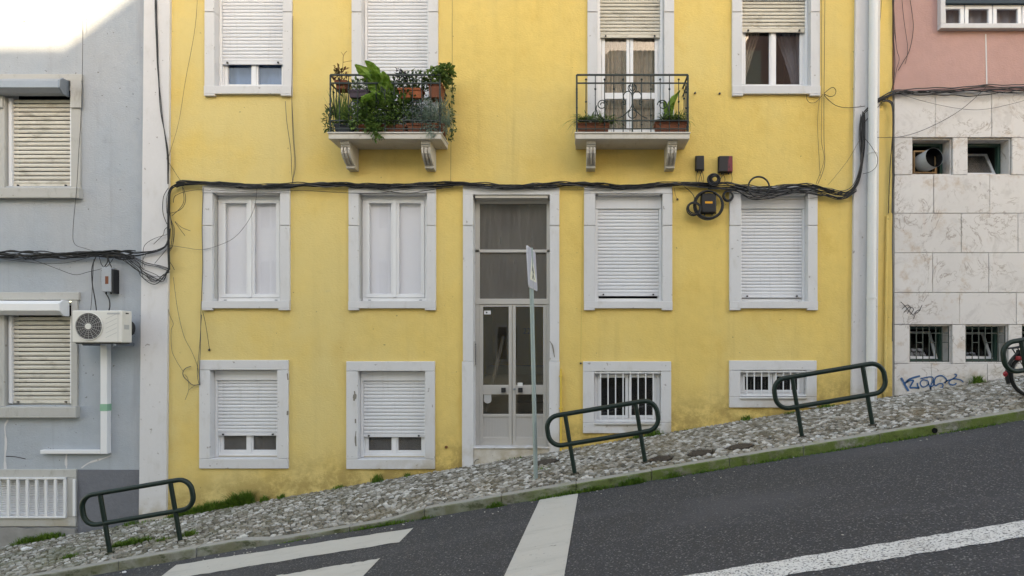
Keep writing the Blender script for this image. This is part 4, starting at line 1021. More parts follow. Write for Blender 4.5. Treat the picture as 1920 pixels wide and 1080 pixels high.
# bicycle
bd = 1.80; bs = FOC/(DIST-bd); bx = (1941.5-CX)/bs; R_ = .286
bk = thing('bicycle', (bx, -bd, gz(bx, bd)), 'bicycle at the right edge, only its rear wheel and red lights showing', 'bicycle')
def BP(x, z, y=0):
    c, s_ = math.cos(ANG), math.sin(ANG); return Vector((bx+x*c-z*s_, -bd+y, gz(bx, bd)+x*s_+z*c))
def wheel(cx_):
    b = MB().tube([BP(cx_+(R_-.022)*math.cos(k*math.pi/20), R_+(R_-.022)*math.sin(k*math.pi/20)) for k in range(40)], .022, 10, True); w = b.build('wheel', M['tyre'], bk, smooth=True)
    MB().tube([BP(cx_+(R_-.05)*math.cos(k*math.pi/20), R_+(R_-.05)*math.sin(k*math.pi/20)) for k in range(40)], .010, 8, True).build('rim', M['chrome'], w, smooth=True)
    b = MB()
    for k in range(18): q = k*math.pi/9; b.tube([BP(cx_, R_, .02*(-1)**k), BP(cx_+(R_-.05)*math.cos(q), R_+(R_-.05)*math.sin(q))], .0018, 4)
    b.build('spokes', M['chrome'], w); MB().cyl(BP(cx_, R_, -.05), BP(cx_, R_, .05), .024, 12).build('hub', M['bikeblack'], w)
wheel(0); wheel(1.02)
fr = MB()
for a, b_, r in (((0, R_), (.40, .27), .013), ((0, R_), (.33, .62), .011), ((.40, .27), (.31, .74), .017), ((.40, .27), (.86, .66), .022), ((.36, .5), (.84, .74), .016), ((.83, .80), (.90, .58), .02), ((.90, .58), (1.02, R_), .015)): fr.tube([BP(*a), BP(*b_)], r, 10)
fr.build('frame', M['bikeblack'], bk, smooth=True)
MB().tube([BP((R_+.03)*math.cos(q), R_+(R_+.03)*math.sin(q)) for q in [R(20+9*k) for k in range(20)]], .024, 6).build('mudguard', M['bikeblack'], bk, smooth=True)
MB().box(BP(.31, 0).x-.22, BP(.31, 0).x+.03, -bd-.07, -bd+.07, BP(.3, .78).z, BP(.3, .78).z+.06).build('saddle', M['bikeblack'], bk, bev=.025, seg=3)
MB().tube([BP(.80, .96, -.28), BP(.84, .98, -.1), BP(.83, .8), BP(.84, .98, .1), BP(.80, .96, .28)], .013, 8).build('handlebar', M['bikeblack'], bk, smooth=True)
MB().cyl(BP(.40, .27, -.04), BP(.40, .27, .04), .09, 16).build('chainring', M['bikeblack'], bk)
MB().tube([BP(.40, .27, .06), BP(.5, .15, .06)], .01, 6).tube([BP(.40, .27, -.06), BP(.3, .39, -.06)], .01, 6).build('crank', M['chrome'], bk)
rk_ = MB()
for yy in (-.06, 0, .06): rk_.tube([BP(-.24, .66, yy), BP(.25, .66, yy)], .009, 6)
rk_.tube([BP(-.16, .66, .05), BP(0, R_, .05)], .008, 6).tube([BP(-.16, .66, -.05), BP(0, R_, -.05)], .008, 6).build('rack', M['bikeblack'], bk, smooth=True)
MB().box(BP(-.22, 0).x, BP(-.06, 0).x, -bd-.05, -bd+.05, BP(-.2, .55).z, BP(-.2, .64).z).build('rack_box', M['bikeblack'], bk, bev=.012)
MB().box(BP(-.25, 0).x-.02, BP(-.17, 0).x, -bd-.045, -bd+.045, BP(-.2, .505).z, BP(-.2, .56).z).build('tail_light', M['redlight'], bk, bev=.012)
MB().ball(BP(-.325, .35), .035, 10, 8, (.9, .7, 1.05)).build('mudguard_reflector', M['redlight'], bk, smooth=True)

# ------------------------------------------------------------------ things on the walls
# air conditioner
ad = .375; acl = P(135, 582, ad); acr = P(228.5, 646, ad)
ac = thing('air_conditioner', (acl.x/2+acr.x/2, -.2, acr.z), 'white air conditioner unit with round fan grille on the grey wall', 'air conditioner')
x0, x1, z0, z1 = acl.x, acr.x, acr.z+.03, acl.z
MB().box(x0, x1, -ad, -.165, z0, z1).build('casing', M['acwhite'], ac, bev=.015, seg=3)
MB().box(x1-.06, x1-.055, -ad-.002, -ad+.004, z0+.015, z1-.015).build('panel_seam', M['acgrey'], ac)
fc = P(167, 612, ad); fr_ = .205
MB().disc((fc.x, -ad-.001, fc.z), fr_, 32).build('fan_opening', M['acdark'], ac)
b = MB()
for k in range(6):
    q = k*math.pi/3; p0 = Vector((fc.x, -ad-.003, fc.z)); a = Vector((math.cos(q), 0, math.sin(q))); c_ = Vector((math.cos(q+.7), 0, math.sin(q+.7)))
    b.add([p0+a*.05, p0+a*.19, p0+c_*.19, p0+c_*.05], [(0, 3, 2, 1)])
b.build('fan_blade', M['greycable'], ac)
b = MB()
for rr_ in (.065, .095, .125, .155, .185): b.tube([(fc.x+rr_*math.cos(k*math.pi/16), -ad-.014, fc.z+rr_*math.sin(k*math.pi/16)) for k in range(32)], .0022, 4, True)
for k in range(16): q = k*math.pi/8; b.tube([(fc.x+.05*math.cos(q), -ad-.016, fc.z+.05*math.sin(q)), (fc.x+fr_*math.cos(q), -ad-.008, fc.z+fr_*math.sin(q))], .0035, 4)
b.build('fan_guard', M['wire'], ac)
MB().tube([(fc.x+fr_*math.cos(k*math.pi/16), -ad-.006, fc.z+fr_*math.sin(k*math.pi/16)) for k in range(32)], .008, 6, True).build('guard_ring', M['acwhite'], ac, smooth=True)
MB().cyl((fc.x, -ad-.022, fc.z), (fc.x, -ad-.01, fc.z), .045, 16).build('guard_hub', M['acwhite'], ac)
b = MB()
for k in range(5): zz = z0+.09+k*.07; b.add([(fc.x+.25, -ad-.0015, zz-.02), (fc.x+.42, -ad-.0015, zz+.06), (fc.x+.42, -ad-.0015, zz+.066), (fc.x+.25, -ad-.0015, zz-.014)], [(0, 1, 2, 3)])
b.build('moulded_line', M['acgrey'], ac)
b = MB().box(fc.x+.27, fc.x+.46, -ad-.002, -ad-.0005, z1-.06, z1-.035).box(x1+.0005, x1+.002, -.33, -.23, z0+.2, z0+.27); b.build('print_label', M['acgrey'], ac)
MB().box(x1+.0005, x1+.003, -.30, -.24, z1-.05, z1-.03).build('badge', M['blackbox'], ac)
MB().ball((P(246, 0, .12).x, -.12, (z0+z1)/2-.02), .11, 12, 8, (.5, .5, 1)).build('valve_cover', M['blackbox'], ac, smooth=True)
for k in (.12, .8): MB().box(x0+(x1-x0)*k, x0+(x1-x0)*k+.04, -ad+.03, GY, z0-.045, z0-.005).build('bracket', M['grey_metal'], ac)
MB().box(x0+.03, x1-.03, -ad+.03, -.18, z0-.02, z0-.001).build('base_tray', M['acdark'], ac)
def jbox(name, px0, py0, px1, py1, d, m, label, y0=0.0, bev=.008):
    a = P(px0, py0, d); c_ = P(px1, py1, d); t = thing(name, ((a.x+c_.x)/2, -d/2, c_.z), label, 'junction box', 'cable boxes on the walls')
    MB().box(a.x, c_.x, -d, y0, c_.z, a.z).build('case', M[m], t, bev=bev, seg=2)
    MB().box(a.x-.008, c_.x+.008, -d*.45, -d*.38, c_.z-.006, a.z+.006).build('lid_seam', M[m], t)
    for k in (.25, .75): MB().cyl((a.x+(c_.x-a.x)*k, -d*.5, c_.z-.03), (a.x+(c_.x-a.x)*k, -d*.5, c_.z+.005), .012, 8).build('cable_gland', M['blackbox'], t)
    return t, a, c_
t, a, c_ = jbox('junction_box', 190, 501, 208, 547, .10, 'lightbox', 'grey plastic junction box above the air conditioner', GY)
MB().box(a.x+.06, a.x+.11, -.102, -.1005, c_.z+.12, c_.z+.24).build('sticker', M['terracotta'], t)
MB().box(c_.x-.002, c_.x+.03, -.09, GY, c_.z-.02, a.z-.03).build('side_block', M['blackbox'], t)
jbox('junction_box', 1305.5, 291.5, 1320.5, 318, .09, 'blackbox', 'small black box below the right balcony, left of the pair')
jbox('junction_box', 1348.5, 292, 1374, 321.5, .11, 'redbox', 'black and red burnt box on the yellow wall, right of the pair')
t, a, c_ = jbox('junction_box', 1315.5, 361.5, 1343.5, 399, .10, 'blackbox', 'square black box with orange label inside the cable coil', 0, .02)
MB().box(P(1322, 0, .1).x, P(1336, 0, .1).x, -.102, -.1005, P(0, 381.5, .1).z, P(0, 377.5, .1).z).build('label_strip', M['orange'], t)
# ------------------------------------------------------------------ cables
rcab = random.Random(5)
def strand(parent, pts, d=.06, r=.007, m='cable', name='strand', sub=6, wob=0, dw=0):
    ph = [rcab.uniform(0, 6.28) for _ in range(6)]; L = []
    n = len(pts)
    c = catmull([Vector((p_[0], p_[1], p_[2] if len(p_) > 2 else d)) for p_ in pts], sub)
    for i, p_ in enumerate(c):
        s_ = p_.x*.03+p_.y*.02
        oy = wob*(math.sin(s_*.9+ph[0])*.6+math.sin(s_*2.1+ph[1])*.5+math.sin(s_*4.7+ph[4])*.25); ox = wob*(math.sin(s_*1.1+ph[2])*.6+math.sin(s_*2.6+ph[3])*.4)
        L.append(P(p_.x+ox*.8, p_.y+oy, max(.01, p_.z+dw*math.sin(s_*1.3+ph[5]))))
    return MB().tube(L, r, 5).build(name, M[m], parent, smooth=True)
def densify(pts, step=28):
    out = []
    for a, b_ in zip(pts[:-1], pts[1:]):
        n = max(1, int(math.hypot(b_[0]-a[0], b_[1]-a[1])/step))
        for i in range(n): out.append(tuple(a[k]+(b_[k]-a[k])*i/n for k in range(len(a))))
    return out+[pts[-1]]
def bundle(t, pts, n, spread, d, r=(.005, .009), sag=0, m='cable'):
    for i in range(n):
        oy = rcab.uniform(-spread, spread); ox = rcab.uniform(-spread, spread); dd = rcab.uniform(-.018, .022)
        q = []
        for p_ in densify(pts): q.append((p_[0]+ox*.6+rcab.uniform(-.5, .5), p_[1]+oy+rcab.uniform(-.6, .6), d+dd+(p_[2] if len(p_) > 2 else 0)))
        strand(t, q, d, rcab.uniform(*r), 'greycable' if rcab.random() < .18 else m, 'cable_strand', 4, spread*.75, .008)
main = thing('cable_bundle', P(960, 348, .06), 'thick black cable bundle running across the yellow facade above the lower windows', 'cables')
MP = [(330, 347), (345, 344.5), (400, 345), (480, 349.5), (560, 348), (640, 347), (720, 349.5), (800, 347), (870, 346), (960, 350.5), (1040, 347), (1085, 346), (1130, 348), (1180, 350.5), (1250, 346), (1300, 347), (1340, 349)]
bundle(main, MP, 15, 3.6, .07, (.006, .0095))
bundle(main, [(1330, 349), (1360, 346), (1400, 353), (1440, 357), (1480, 352), (1520, 351), (1550, 358), (1585, 364), (1603, 352), (1614, 325), (1617, 290), (1616, 250), (1617, 215)], 12, 4.6, .085)
bundle(main, [(1330, 350), (1380, 356), (1410, 368), (1440, 366), (1500, 356), (1540, 362), (1580, 372), (1606, 355)], 5, 4, .085)
strand(main, [(395, 356), (480, 360), (560, 357), (620, 360), (700, 363), (760, 355), (830, 352)], .07, .004, 'cable')
strand(main, [(700, 352), (735, 360), (770, 362), (800, 357), (850, 350)], .075, .006)
strand(main, [(1000, 355), (1050, 356), (1100, 356), (1150, 357)], .06, .003, 'redbox')
strand(main, [(1420, 366), (1460, 374), (1520, 372), (1560, 362)], .07, .003, 'browncable')
# loose ends under the junction boxes
for a, b_ in (((1308, 319), (1306, 345)), ((1312, 319), (1318, 346)), ((1317, 319), (1310, 345)), ((1316, 319), (1319, 346)), ((1371, 322), (1371, 347)), ((1354, 322), (1357, 346)), ((1360, 322), (1350, 346))):
    strand(main, [a, ((a[0]+b_[0])/2+rcab.uniform(-4, 4), (a[1]+b_[1])/2), b_], .07, .004, 'cable', wob=.8)
strand(main, [(1283, 350), (1292, 357), (1300, 366), (1303, 376)], .06, .006)
strand(main, [(1264, 352), (1266, 364), (1270, 374)], .05, .003, 'browncable')
# wires dropping on the yellow wall
drops = [([(535, 190), (538, 230), (545, 280), (547, 320), (549, 344)], .004, 'greycable'), ([(549, 30), (548, 120), (547, 182), (549, 250), (552, 300), (549, 344)], .004, 'browncable'), ([(547, 182), (551, 260), (554, 310), (547, 346)], .004, 'greycable'),
 ([(1540, -40), (1540, 90), (1541, 180), (1540, 260), (1545, 300), (1530, 345)], .0035, 'browncable'), ([(1547, -40), (1546, 90), (1545, 180), (1545, 260), (1546, 310), (1533, 346)], .004, 'greycable'), ([(1537, 180), (1533, 230), (1536, 300), (1538, 330)], .003, 'browncable'),
 ([(1545, 178), (1552, 186), (1568, 198), (1590, 202), (1622, 199)], .005, 'cable'), ([(1545, 175), (1560, 164), (1567, 169), (1565, 178), (1556, 181), (1545, 176)], .005, 'cable'), ([(1543, 177), (1530, 191), (1518, 192), (1512, 182), (1517, 166)], .004, 'cable'),
 ([(1612, 262), (1590, 300), (1565, 332), (1552, 347)], .003, 'browncable'), ([(1622, 260), (1634, 275), (1645, 295), (1643, 312), (1632, 322), (1618, 326)], .004, 'cable', .21), ([(848, -40), (848, 120), (849, 180), (846, 240), (845, 344)], .003, 'browncable'),
 ([(372, -40), (366, 50), (348, 150), (335, 230), (318, 288)], .003, 'browncable'), ([(381, 352), (379, 420), (380, 500), (377, 580), (376, 640), (374, 700), (375, 722)], .005, 'greycable'), ([(380, 584), (386, 610), (393, 656)], .004, 'cable'), ([(378, 590), (374, 650), (370, 700), (374, 722)], .004, 'greycable'),
 ([(1095, 352), (1092, 420), (1091, 520), (1090, 600), (1089, 681)], .004, 'paintedcable'), ([(318, 460), (345, 464), (378, 468), (410, 460), (440, 445), (465, 415), (478, 385), (482, 350)], .003, 'greycable'), ([(1260, 352), (1262, 380)], .003, 'browncable')]
for e in drops: strand(main, e[0], e[3] if len(e) > 3 else .05, e[1], e[2], 'drop_wire')
# corner bundle and tangle on the left pilaster
lf = thing('cable_bundle', P(300, 478, .08), 'tangled black cables at the corner of the grey and yellow buildings', 'cables')
bundle(lf, [(-80, 480), (0, 477), (60, 478), (130, 477), (190, 475), (225, 478), (250, 478)], 17, 5, .06, (.006, .010))
bundle(lf, [(180, 476), (215, 472), (245, 477), (275, 474), (300, 468), (314, 455), (317, 430)], 4, 2.5, .08)
bundle(lf, [(345, 345), (326, 349), (318, 362), (316, 400), (316, 440), (317, 480), (317, 506)], 8, 2.0, .075)
bundle(lf, [(322, 352), (316, 370), (320, 410), (325, 430), (322, 460), (316, 470)], 3, 2.5, .08, (.003, .005))
bundle(lf, [(230, 478), (258, 486), (275, 493), (300, 500), (317, 506)], 3, 2, .085, (.004, .006))
for k in range(9): strand(lf, [(225+rcab.uniform(-10, 10), 479), (255+rcab.uniform(-5, 5), 492+k*1.5), (268+rcab.uniform(-4, 4), 505+k*1.6), (290+rcab.uniform(-4, 4), 517+k*1.5+rcab.uniform(-5, 4)), (306, 522+rcab.uniform(-8, 10)), (317, 500+rcab.uniform(0, 12))], .08+rcab.uniform(0, .03), rcab.uniform(.003, .006), 'cable', 'loop', wob=1.2)
for pts, r in (([(316, 352), (307, 368), (305, 390), (307, 405), (313, 420)], .005), ([(317, 356), (312, 375), (313, 400)], .004), ([(318, 424), (309, 430), (306, 440), (296, 450), (288, 458)], .004), ([(312, 440), (290, 447), (275, 456), (269, 466), (268, 485), (266, 510), (270, 522), (285, 528)], .0035),
    ([(318, 400), (335, 395), (345, 385), (348, 370), (344, 352)], .004), ([(322, 405), (338, 390), (345, 375), (342, 350)], .004), ([(325, 380), (328, 368), (345, 360), (370, 356), (395, 357)], .004), ([(328, 415), (340, 426), (357, 433)], .0035), ([(328, 416), (338, 430), (347, 442)], .0035), ([(318, 490), (324, 500), (327, 506)], .004),
    ([(312, 468), (300, 482), (290, 494)], .004), ([(275, 475), (268, 488), (272, 500)], .003), ([(0, 485), (40, 490), (85, 494), (130, 492), (170, 482), (210, 476)], .004), ([(35, 480), (70, 490), (105, 503), (140, 515), (165, 510), (190, 504), (200, 500)], .004)): strand(lf, pts, .085, r, 'cable', 'loop')
for pts, r in (([(200, 478), (202, 490), (196, 500)], .008), ([(202, 478), (205, 492), (210, 505), (209, 530)], .008), ([(182, 478), (173, 500), (173, 530), (178, 560), (181, 582)], .008), ([(176, 486), (174, 520), (172, 560), (170, 582)], .004), ([(198, 549), (205, 562), (206, 575), (204, 583)], .009), ([(186, 480), (190, 495), (198, 505)], .005), ([(215, 480), (205, 495), (190, 508)], .005)): strand(lf, pts, .07, r, 'cable', 'drop_cable')
for k in range(3): strand(lf, [(290+k*1.5, -40), (292+k, 40), (295+k, 120), (302-k, 200), (309, 250), (314+k, 300), (315, 345)], .06, .005+.002*(k == 1), 'cable', 'riser_cable', wob=1.0)
strand(lf, [(156, -30), (155, 100), (153, 200), (148, 280), (144, 350), (137, 430), (140, 457), (160, 466), (185, 473)], .07, .004, 'greycable', 'riser_cable')
strand(lf, [(318, 288), (316, 302), (325, 318), (338, 338), (345, 346)], .05, .003, 'cable', 'drop_wire')
for pts, r in (([(308, 530), (311, 560), (318, 590), (325, 607), (321, 620), (322, 655), (330, 675), (343, 696)], .003), ([(325, 520), (333, 580), (345, 630), (360, 660), (371, 690), (375, 720)], .003), ([(358, 687), (349, 690), (343, 698), (345, 707), (353, 715), (362, 722), (374, 721)], .006), ([(346, 702), (352, 710), (354, 730), (347, 750)], .003), ([(353, 732), (365, 723), (375, 720)], .003)): strand(lf, pts, .03, r, 'greycable', 'loose_wire')
# seam between the yellow and the marble building
sm = thing('cable_bundle', P(1675, 300, .06), 'black vertical cables in the seam between yellow wall and marble slabs', 'cables')
bundle(sm, [(1655, 188), (1668, 189), (1674, 200), (1675, 240), (1674, 300), (1674, 350), (1673, 398)], 5, 1.8, .05, (.006, .009))
for pts in ([(1673, 260), (1668, 330), (1666, 400)], [(1674, 280), (1677, 330), (1674, 360)], [(1675, 380), (1673, 450), (1674, 540), (1673, 640)]): strand(sm, pts, .045, .006)
for pts, r in (([(1672, -40), (1675, 60), (1678, 120), (1674, 160), (1664, 186)], .006), ([(1673, -40), (1680, 80), (1686, 110), (1681, 130), (1676, 160)], .004), ([(1688, -40), (1694, 30), (1702, 92), (1697, 120)], .004), ([(1700, -40), (1711, 30), (1712, 60), (1705, 95), (1694, 115), (1684, 132)], .005), ([(1655, -40), (1650, 40), (1640, 100), (1637, 130)], .003), ([(1677, -40), (1676, 40), (1680, 80)], .004)): strand(sm, pts, .03, r, 'cable', 'riser_cable')
rt = thing('cable_bundle', P(1800, 168, .06), 'black cables strung along the joint between pink plaster and marble', 'cables')
bundle(rt, [(1620, 212), (1630, 203), (1645, 192), (1662, 181), (1680, 173), (1740, 169), (1800, 164), (1860, 162), (1930, 162), (2050, 163)], 4, 3, .06, (.005, .008))
bundle(rt, [(1630, 198), (1655, 184), (1680, 174), (1740, 174), (1800, 175), (1860, 172), (1930, 171), (2050, 170)], 6, 4, .06, (.005, .008))
strand(rt, [(1675, 172), (1740, 192), (1810, 205), (1860, 203), (1930, 186)], .06, .003); strand(rt, [(1640, 258), (1690, 256), (1740, 240), (1800, 207), (1850, 163)], .06, .004)
strand(rt, [(1620, 230), (1640, 208), (1655, 190)], .05, .006)
# coils
def coil(label, cx_, cy_, r, n, th, wobble, d=.08, m='cable'):
    t = thing('cable_coil', P(cx_, cy_+r, d), label, 'cable coil', 'coils of spare cable'); 
    for k in range(n):
        rr_ = r+rcab.uniform(-wobble, wobble); ox, oy = rcab.uniform(-wobble, wobble)*.6, rcab.uniform(-wobble, wobble)*.6; e = rcab.uniform(.93, 1.05); dd = d+rcab.uniform(-.025, .03)
        MB().tube([P(cx_+ox+rr_*math.cos(q*math.pi/18), cy_+oy+rr_*e*math.sin(q*math.pi/18), dd+.01*math.sin(q*.35+k)) for q in range(36)], th, 6, True).build('cable_turn', M[m], t, smooth=True)
coil('dense round coil of black cable sitting on the bundle between the two upper boxes', 1340, 336, 9, 9, .011, 3.2, .10)
coil('large black cable coil around the box with the orange label', 1328, 384, 25.5, 6, .010, 2.0, .09)
coil('small black coil at lower left of the large cable coil', 1301, 391, 10.5, 7, .008, 2.2, .11)
coil('small black coil beside the surround of the right shuttered window', 1365.5, 367, 8.6, 6, .007, 1.4, .09)
coil('open cable loop standing above the bundle over the right shuttered window', 1423, 351, 19.5, 4, .008, 1.3, .12)
# graffiti
gr = thing('graffiti_tag', P(1746, 735, .02), 'blue spray-painted tag low on the marble wall', 'graffiti')
def gpt(l): return [(1660+a/10.667, 690+b_/10.667) for a, b_ in l]
for st_, w in (([(305, 195), (345, 265), (400, 370), (455, 460)], .035), ([(685, 160), (600, 180), (480, 220), (420, 270), (375, 310)], .03), ([(405, 290), (470, 255), (550, 250), (520, 310), (485, 390), (560, 390), (665, 400)], .026), ([(630, 300), (635, 350), (665, 410)], .026),
    ([(690, 215), (780, 195), (890, 175), (945, 200), (930, 280), (900, 350), (895, 430)], .02), ([(740, 235), (700, 270), (690, 320), (730, 375), (790, 370), (850, 320), (840, 260), (780, 240), (740, 235)], .02), ([(850, 290), (870, 350), (905, 430)], .02), ([(900, 380), (960, 330), (975, 240), (1010, 180), (1100, 150), (1180, 190), (1215, 250), (1180, 305)], .02),
    ([(950, 240), (960, 310), (1000, 355), (1050, 320), (1120, 310), (1145, 350), (1120, 390), (1090, 385)], .02), ([(1170, 300), (1230, 250), (1320, 225), (1390, 180), (1415, 140), (1370, 120)], .02), ([(1350, 210), (1440, 225), (1510, 245), (1550, 285)], .02), ([(1290, 240), (1260, 300), (1310, 335), (1380, 330), (1410, 295)], .02)):
    ribbon(gpt(st_), w, -.0145, M['graffiti'], 'spray_stroke', gr)
g2 = thing('graffiti_scribble', P(1708, 602, .02), 'small black marker scribble on the marble above the barred windows', 'graffiti')
for st_ in ([(1688, 566), (1696, 574), (1704, 584), (1712, 592)], [(1690, 580), (1700, 572), (1706, 578), (1700, 588)], [(1694, 586), (1704, 576), (1712, 580), (1706, 590)], [(1712, 590), (1718, 583), (1725, 581)], [(1712, 598), (1716, 588), (1722, 584), (1728, 572)]): ribbon(st_, .010, -.0145, M['marker'], 'marker_stroke', g2)

# ------------------------------------------------------------------ plants
rp = random.Random(21)
def rv(s_=1): return Vector((rp.uniform(-1, 1), rp.uniform(-1, 1), rp.uniform(-1, 1)))*s_
def leaf(b, p, dr, L, W_, fold=.25):
    dr = dr.normalized(); sd_ = dr.cross(Vector((0, 0, 1))+rv(.5)); 
    if sd_.length < 1e-3: sd_ = Vector((1, 0, 0))
    sd_.normalize(); up = sd_.cross(dr)
    m_ = p+dr*(L*.45)
    b.add([p, m_+sd_*W_*.5+up*W_*fold, p+dr*L-up*L*.12, m_-sd_*W_*.5+up*W_*fold, m_], [(0, 1, 4), (1, 2, 4), (2, 3, 4), (3, 0, 4)])
def bush(b, c, rad, n, L, W_, droop=.0):
    for _ in range(n):
        v = rv().normalized()*(rp.random()**.45); p = Vector(c)+Vector((v.x*rad[0], v.y*rad[1], v.z*rad[2]))
        dr = v+rv(.7)+Vector((0, 0, .3-droop)); s_ = rp.uniform(.6, 1.3); leaf(b, p, dr, L*s_, W_*s_)
def blades(b, c, n, L, w, spread, droop=.5, sx=.05, sy=.05, seg=5):
    for _ in range(n):
        p = Vector(c)+Vector((rp.uniform(-sx, sx), rp.uniform(-sy, sy), 0)); a = rp.uniform(0, 6.283); o = Vector((math.cos(a), math.sin(a), 0)); l = L*rp.uniform(.55, 1.1); k = spread*rp.uniform(.3, 1.2)
        sd_ = Vector((-o.y, o.x, 0)); vs_ = []
        for i in range(seg+1):
            t = i/seg; q = p+o*(l*k*t)+Vector((0, 0, l*(t-droop*k*t*t*1.3))); ww = w*(1-t)**.7*.5+.0004
            vs_ += [q+sd_*ww, q-sd_*ww]
        b.add(vs_, [(2*i, 2*i+1, 2*i+3, 2*i+2) for i in range(seg)])
def bigleaf(b, p, dr, L, W_, n=7):
    dr = dr.normalized(); sd_ = dr.cross(Vector((0, 1, .2))).normalized(); up = sd_.cross(dr); vs_ = []
    for i in range(n+1):
        t = i/n; c = p+dr*(L*t)+up*(-.25*L*t*t)+Vector((0, 0, -.22*L*t**3)); w = W_*math.sin(math.pi*min(.97, .08+t*.9))**.8*.5
        for k in (-1, -.5, 0, .5, 1): vs_.append(c+sd_*(w*k*(1+.28*rp.uniform(-1, 1)))+up*(abs(k)*w*.35+rp.uniform(-.035, .035)*abs(k)))
    b.add(vs_, [(i*5+k, i*5+k+1, i*5+k+6, i*5+k+5) for i in range(n) for k in range(4)])
def boxpot(px0, px1, py0, py1, d0, d1, m, label, cat='planter', grp='planters on the left balcony'):
    a = P(px0, py0, d0); c_ = P(px1, py1, d0); t = thing('planter', ((a.x+c_.x)/2, -(d0+d1)/2, c_.z), label, cat, grp)
    k = .015; z0, z1 = c_.z, a.z
    vs_ = [(a.x+k, -d0+k, z0), (c_.x-k, -d0+k, z0), (c_.x-k, -d1-k, z0), (a.x+k, -d1-k, z0), (a.x, -d0, z1), (c_.x, -d0, z1), (c_.x, -d1, z1), (a.x, -d1, z1)]
    MB().add(vs_, [(0,3,2,1),(4,5,6,7),(0,1,5,4),(1,2,6,5),(2,3,7,6),(3,0,4,7)]).build('pot', M[m], t, bev=.008)
    MB().ring(a.x-.008, c_.x+.008, z1-.03, z1, .012, -d0-.008, -d0).box(a.x-.008, a.x, -d0, -d1, z1-.03, z1).box(c_.x, c_.x+.008, -d0, -d1, z1-.03, z1).build('rim', M[m], t)
    MB().box(a.x+.015, c_.x-.015, -d0+.012, -d1-.012, z1-.0, z1+.006).build('soil', M['grit'], t)
    return t, a, c_
def fol(t, name, m, fn):
    b = MB(); fn(b); return b.build(name, M[m], t)
LB = 'planters on the left balcony'
t, a, c_ = boxpot(628, 649, 150, 166, .44, .26, 'terracotta', 'small terracotta pot with reddish succulent hung at the top left of the planted balcony')
cc = P(639, 149, .36); fol(t, 'foliage', 'leaf_red', lambda b: [bush(b, cc+Vector((0, 0, .10)), (.10, .08, .10), 90, .06, .03), blades(b, cc, 8, .18, .012, .5)])
MB().tube(catmull([P(640, 140, .36), P(643, 120, .34), P(644, 104, .34), P(650, 96, .34)], 4), .004, 5).tube(catmull([P(644, 104, .34), P(640, 98, .34)], 3), .003, 5).tube(catmull([P(643, 117, .34), P(652, 115, .34), P(660, 114, .3)], 3), .003, 5).build('twig', M['twig'], t)
t, a, c_ = boxpot(653, 691, 168, 182, .44, .28, 'purplepot', 'dark purple planter box hung inside the planted balcony railing')
cc = P(672, 167, .36); fol(t, 'foliage', 'leaf', lambda b: [bush(b, cc+Vector((0, 0, .06)), (.16, .06, .09), 110, .06, .03), blades(b, cc, 20, .16, .012, .6, .5, .13)])
t, a, c_ = boxpot(747, 791, 165, 183, .44, .27, 'orangepot', 'bright orange terracotta box hung at the middle of the planted balcony')
cc = P(770, 160, .36); fol(t, 'foliage', 'leaf_dark', lambda b: [bush(b, cc+Vector((0, 0, .08)), (.22, .08, .14), 170, .07, .035)]); fol(t, 'purple_leaves', 'leaf_purple', lambda b: bush(b, P(752, 142, .36), (.10, .06, .10), 45, .07, .035))
t, a, c_ = boxpot(803, 828, 156, 182, .44, .22, 'terracotta', 'terracotta pot with rounded geranium at the top right of the planted balcony')
cc = P(822, 147, .36); fol(t, 'foliage', 'leaf', lambda b: [bush(b, cc+Vector((.0, 0, .02)), (.20, .16, .12), 260, .06, .055), bush(b, P(836, 136, .34), (.13, .13, .10), 200, .06, .055)])
t, a, c_ = boxpot(626, 661, 232, 247, .43, .2, 'darkpot', 'dark grey trough with long strappy leaves at the bottom left of the planted balcony')
fol(t, 'foliage', 'leaf', lambda b: blades(b, P(642, 232, .33), 60, .62, .022, .32, .5, .10, .07)); fol(t, 'side_leaves', 'leaf_dark', lambda b: [bush(b, P(617, 225, .40), (.08, .08, .18), 90, .08, .03)])
b = MB()
for k in range(3): b.tube([P(609+k*8, 196-k*2, .45), P(626+k*2, 214+k*4, .38)], .008, 5)
b.build('support_stick', M['cable'], t)
t, a, c_ = boxpot(668, 720, 233, 247, .43, .2, 'terracotta', 'terracotta trough with tall bright cabbage-like leaves in the middle of the planted balcony')
def cab(b):
    for k in range(11):
        a_ = k*2.4; h = rp.uniform(.25, .62); p = P(714, 166, .40)+Vector((rp.uniform(-.05, .05), rp.uniform(-.04, .04), -.22+.26*rp.random()))
        bigleaf(b, p, Vector((math.cos(a_)*.75, math.sin(a_)*.5, rp.uniform(.7, 1.5))), rp.uniform(.30, .52), rp.uniform(.13, .22), 9)
    for k in range(6):
        bigleaf(b, P(700, 190, .36)+rv(.05), Vector((rp.uniform(-1, .6), rp.uniform(-.8, .2), rp.uniform(.1, .7))), rp.uniform(.25, .36), rp.uniform(.14, .2))
fol(t, 'foliage', 'leaf_bright', cab)
MB().tube([P(704, 236, .32), P(708, 205, .32), P(712, 170, .32)], [.02, .018, .012], 8).build('stem', M['leaf'], t)
t, a, c_ = boxpot(722, 760, 234, 247, .43, .2, 'terracotta', 'terracotta trough overflowing with bushy green leaves trailing over the slab edge')
def bushy(b):
    bush(b, P(712, 213, .40), (.32, .12, .26), 800, .075, .038, .3); bush(b, P(746, 204, .38), (.28, .12, .28), 620, .07, .035, .2); bush(b, P(700, 236, .44), (.16, .09, .13), 170, .07, .036, .5)
    bush(b, P(705, 248, .50), (.10, .05, .10), 90, .07, .036, .8); bush(b, P(672, 222, .40), (.24, .10, .18), 380, .075, .035, .2)
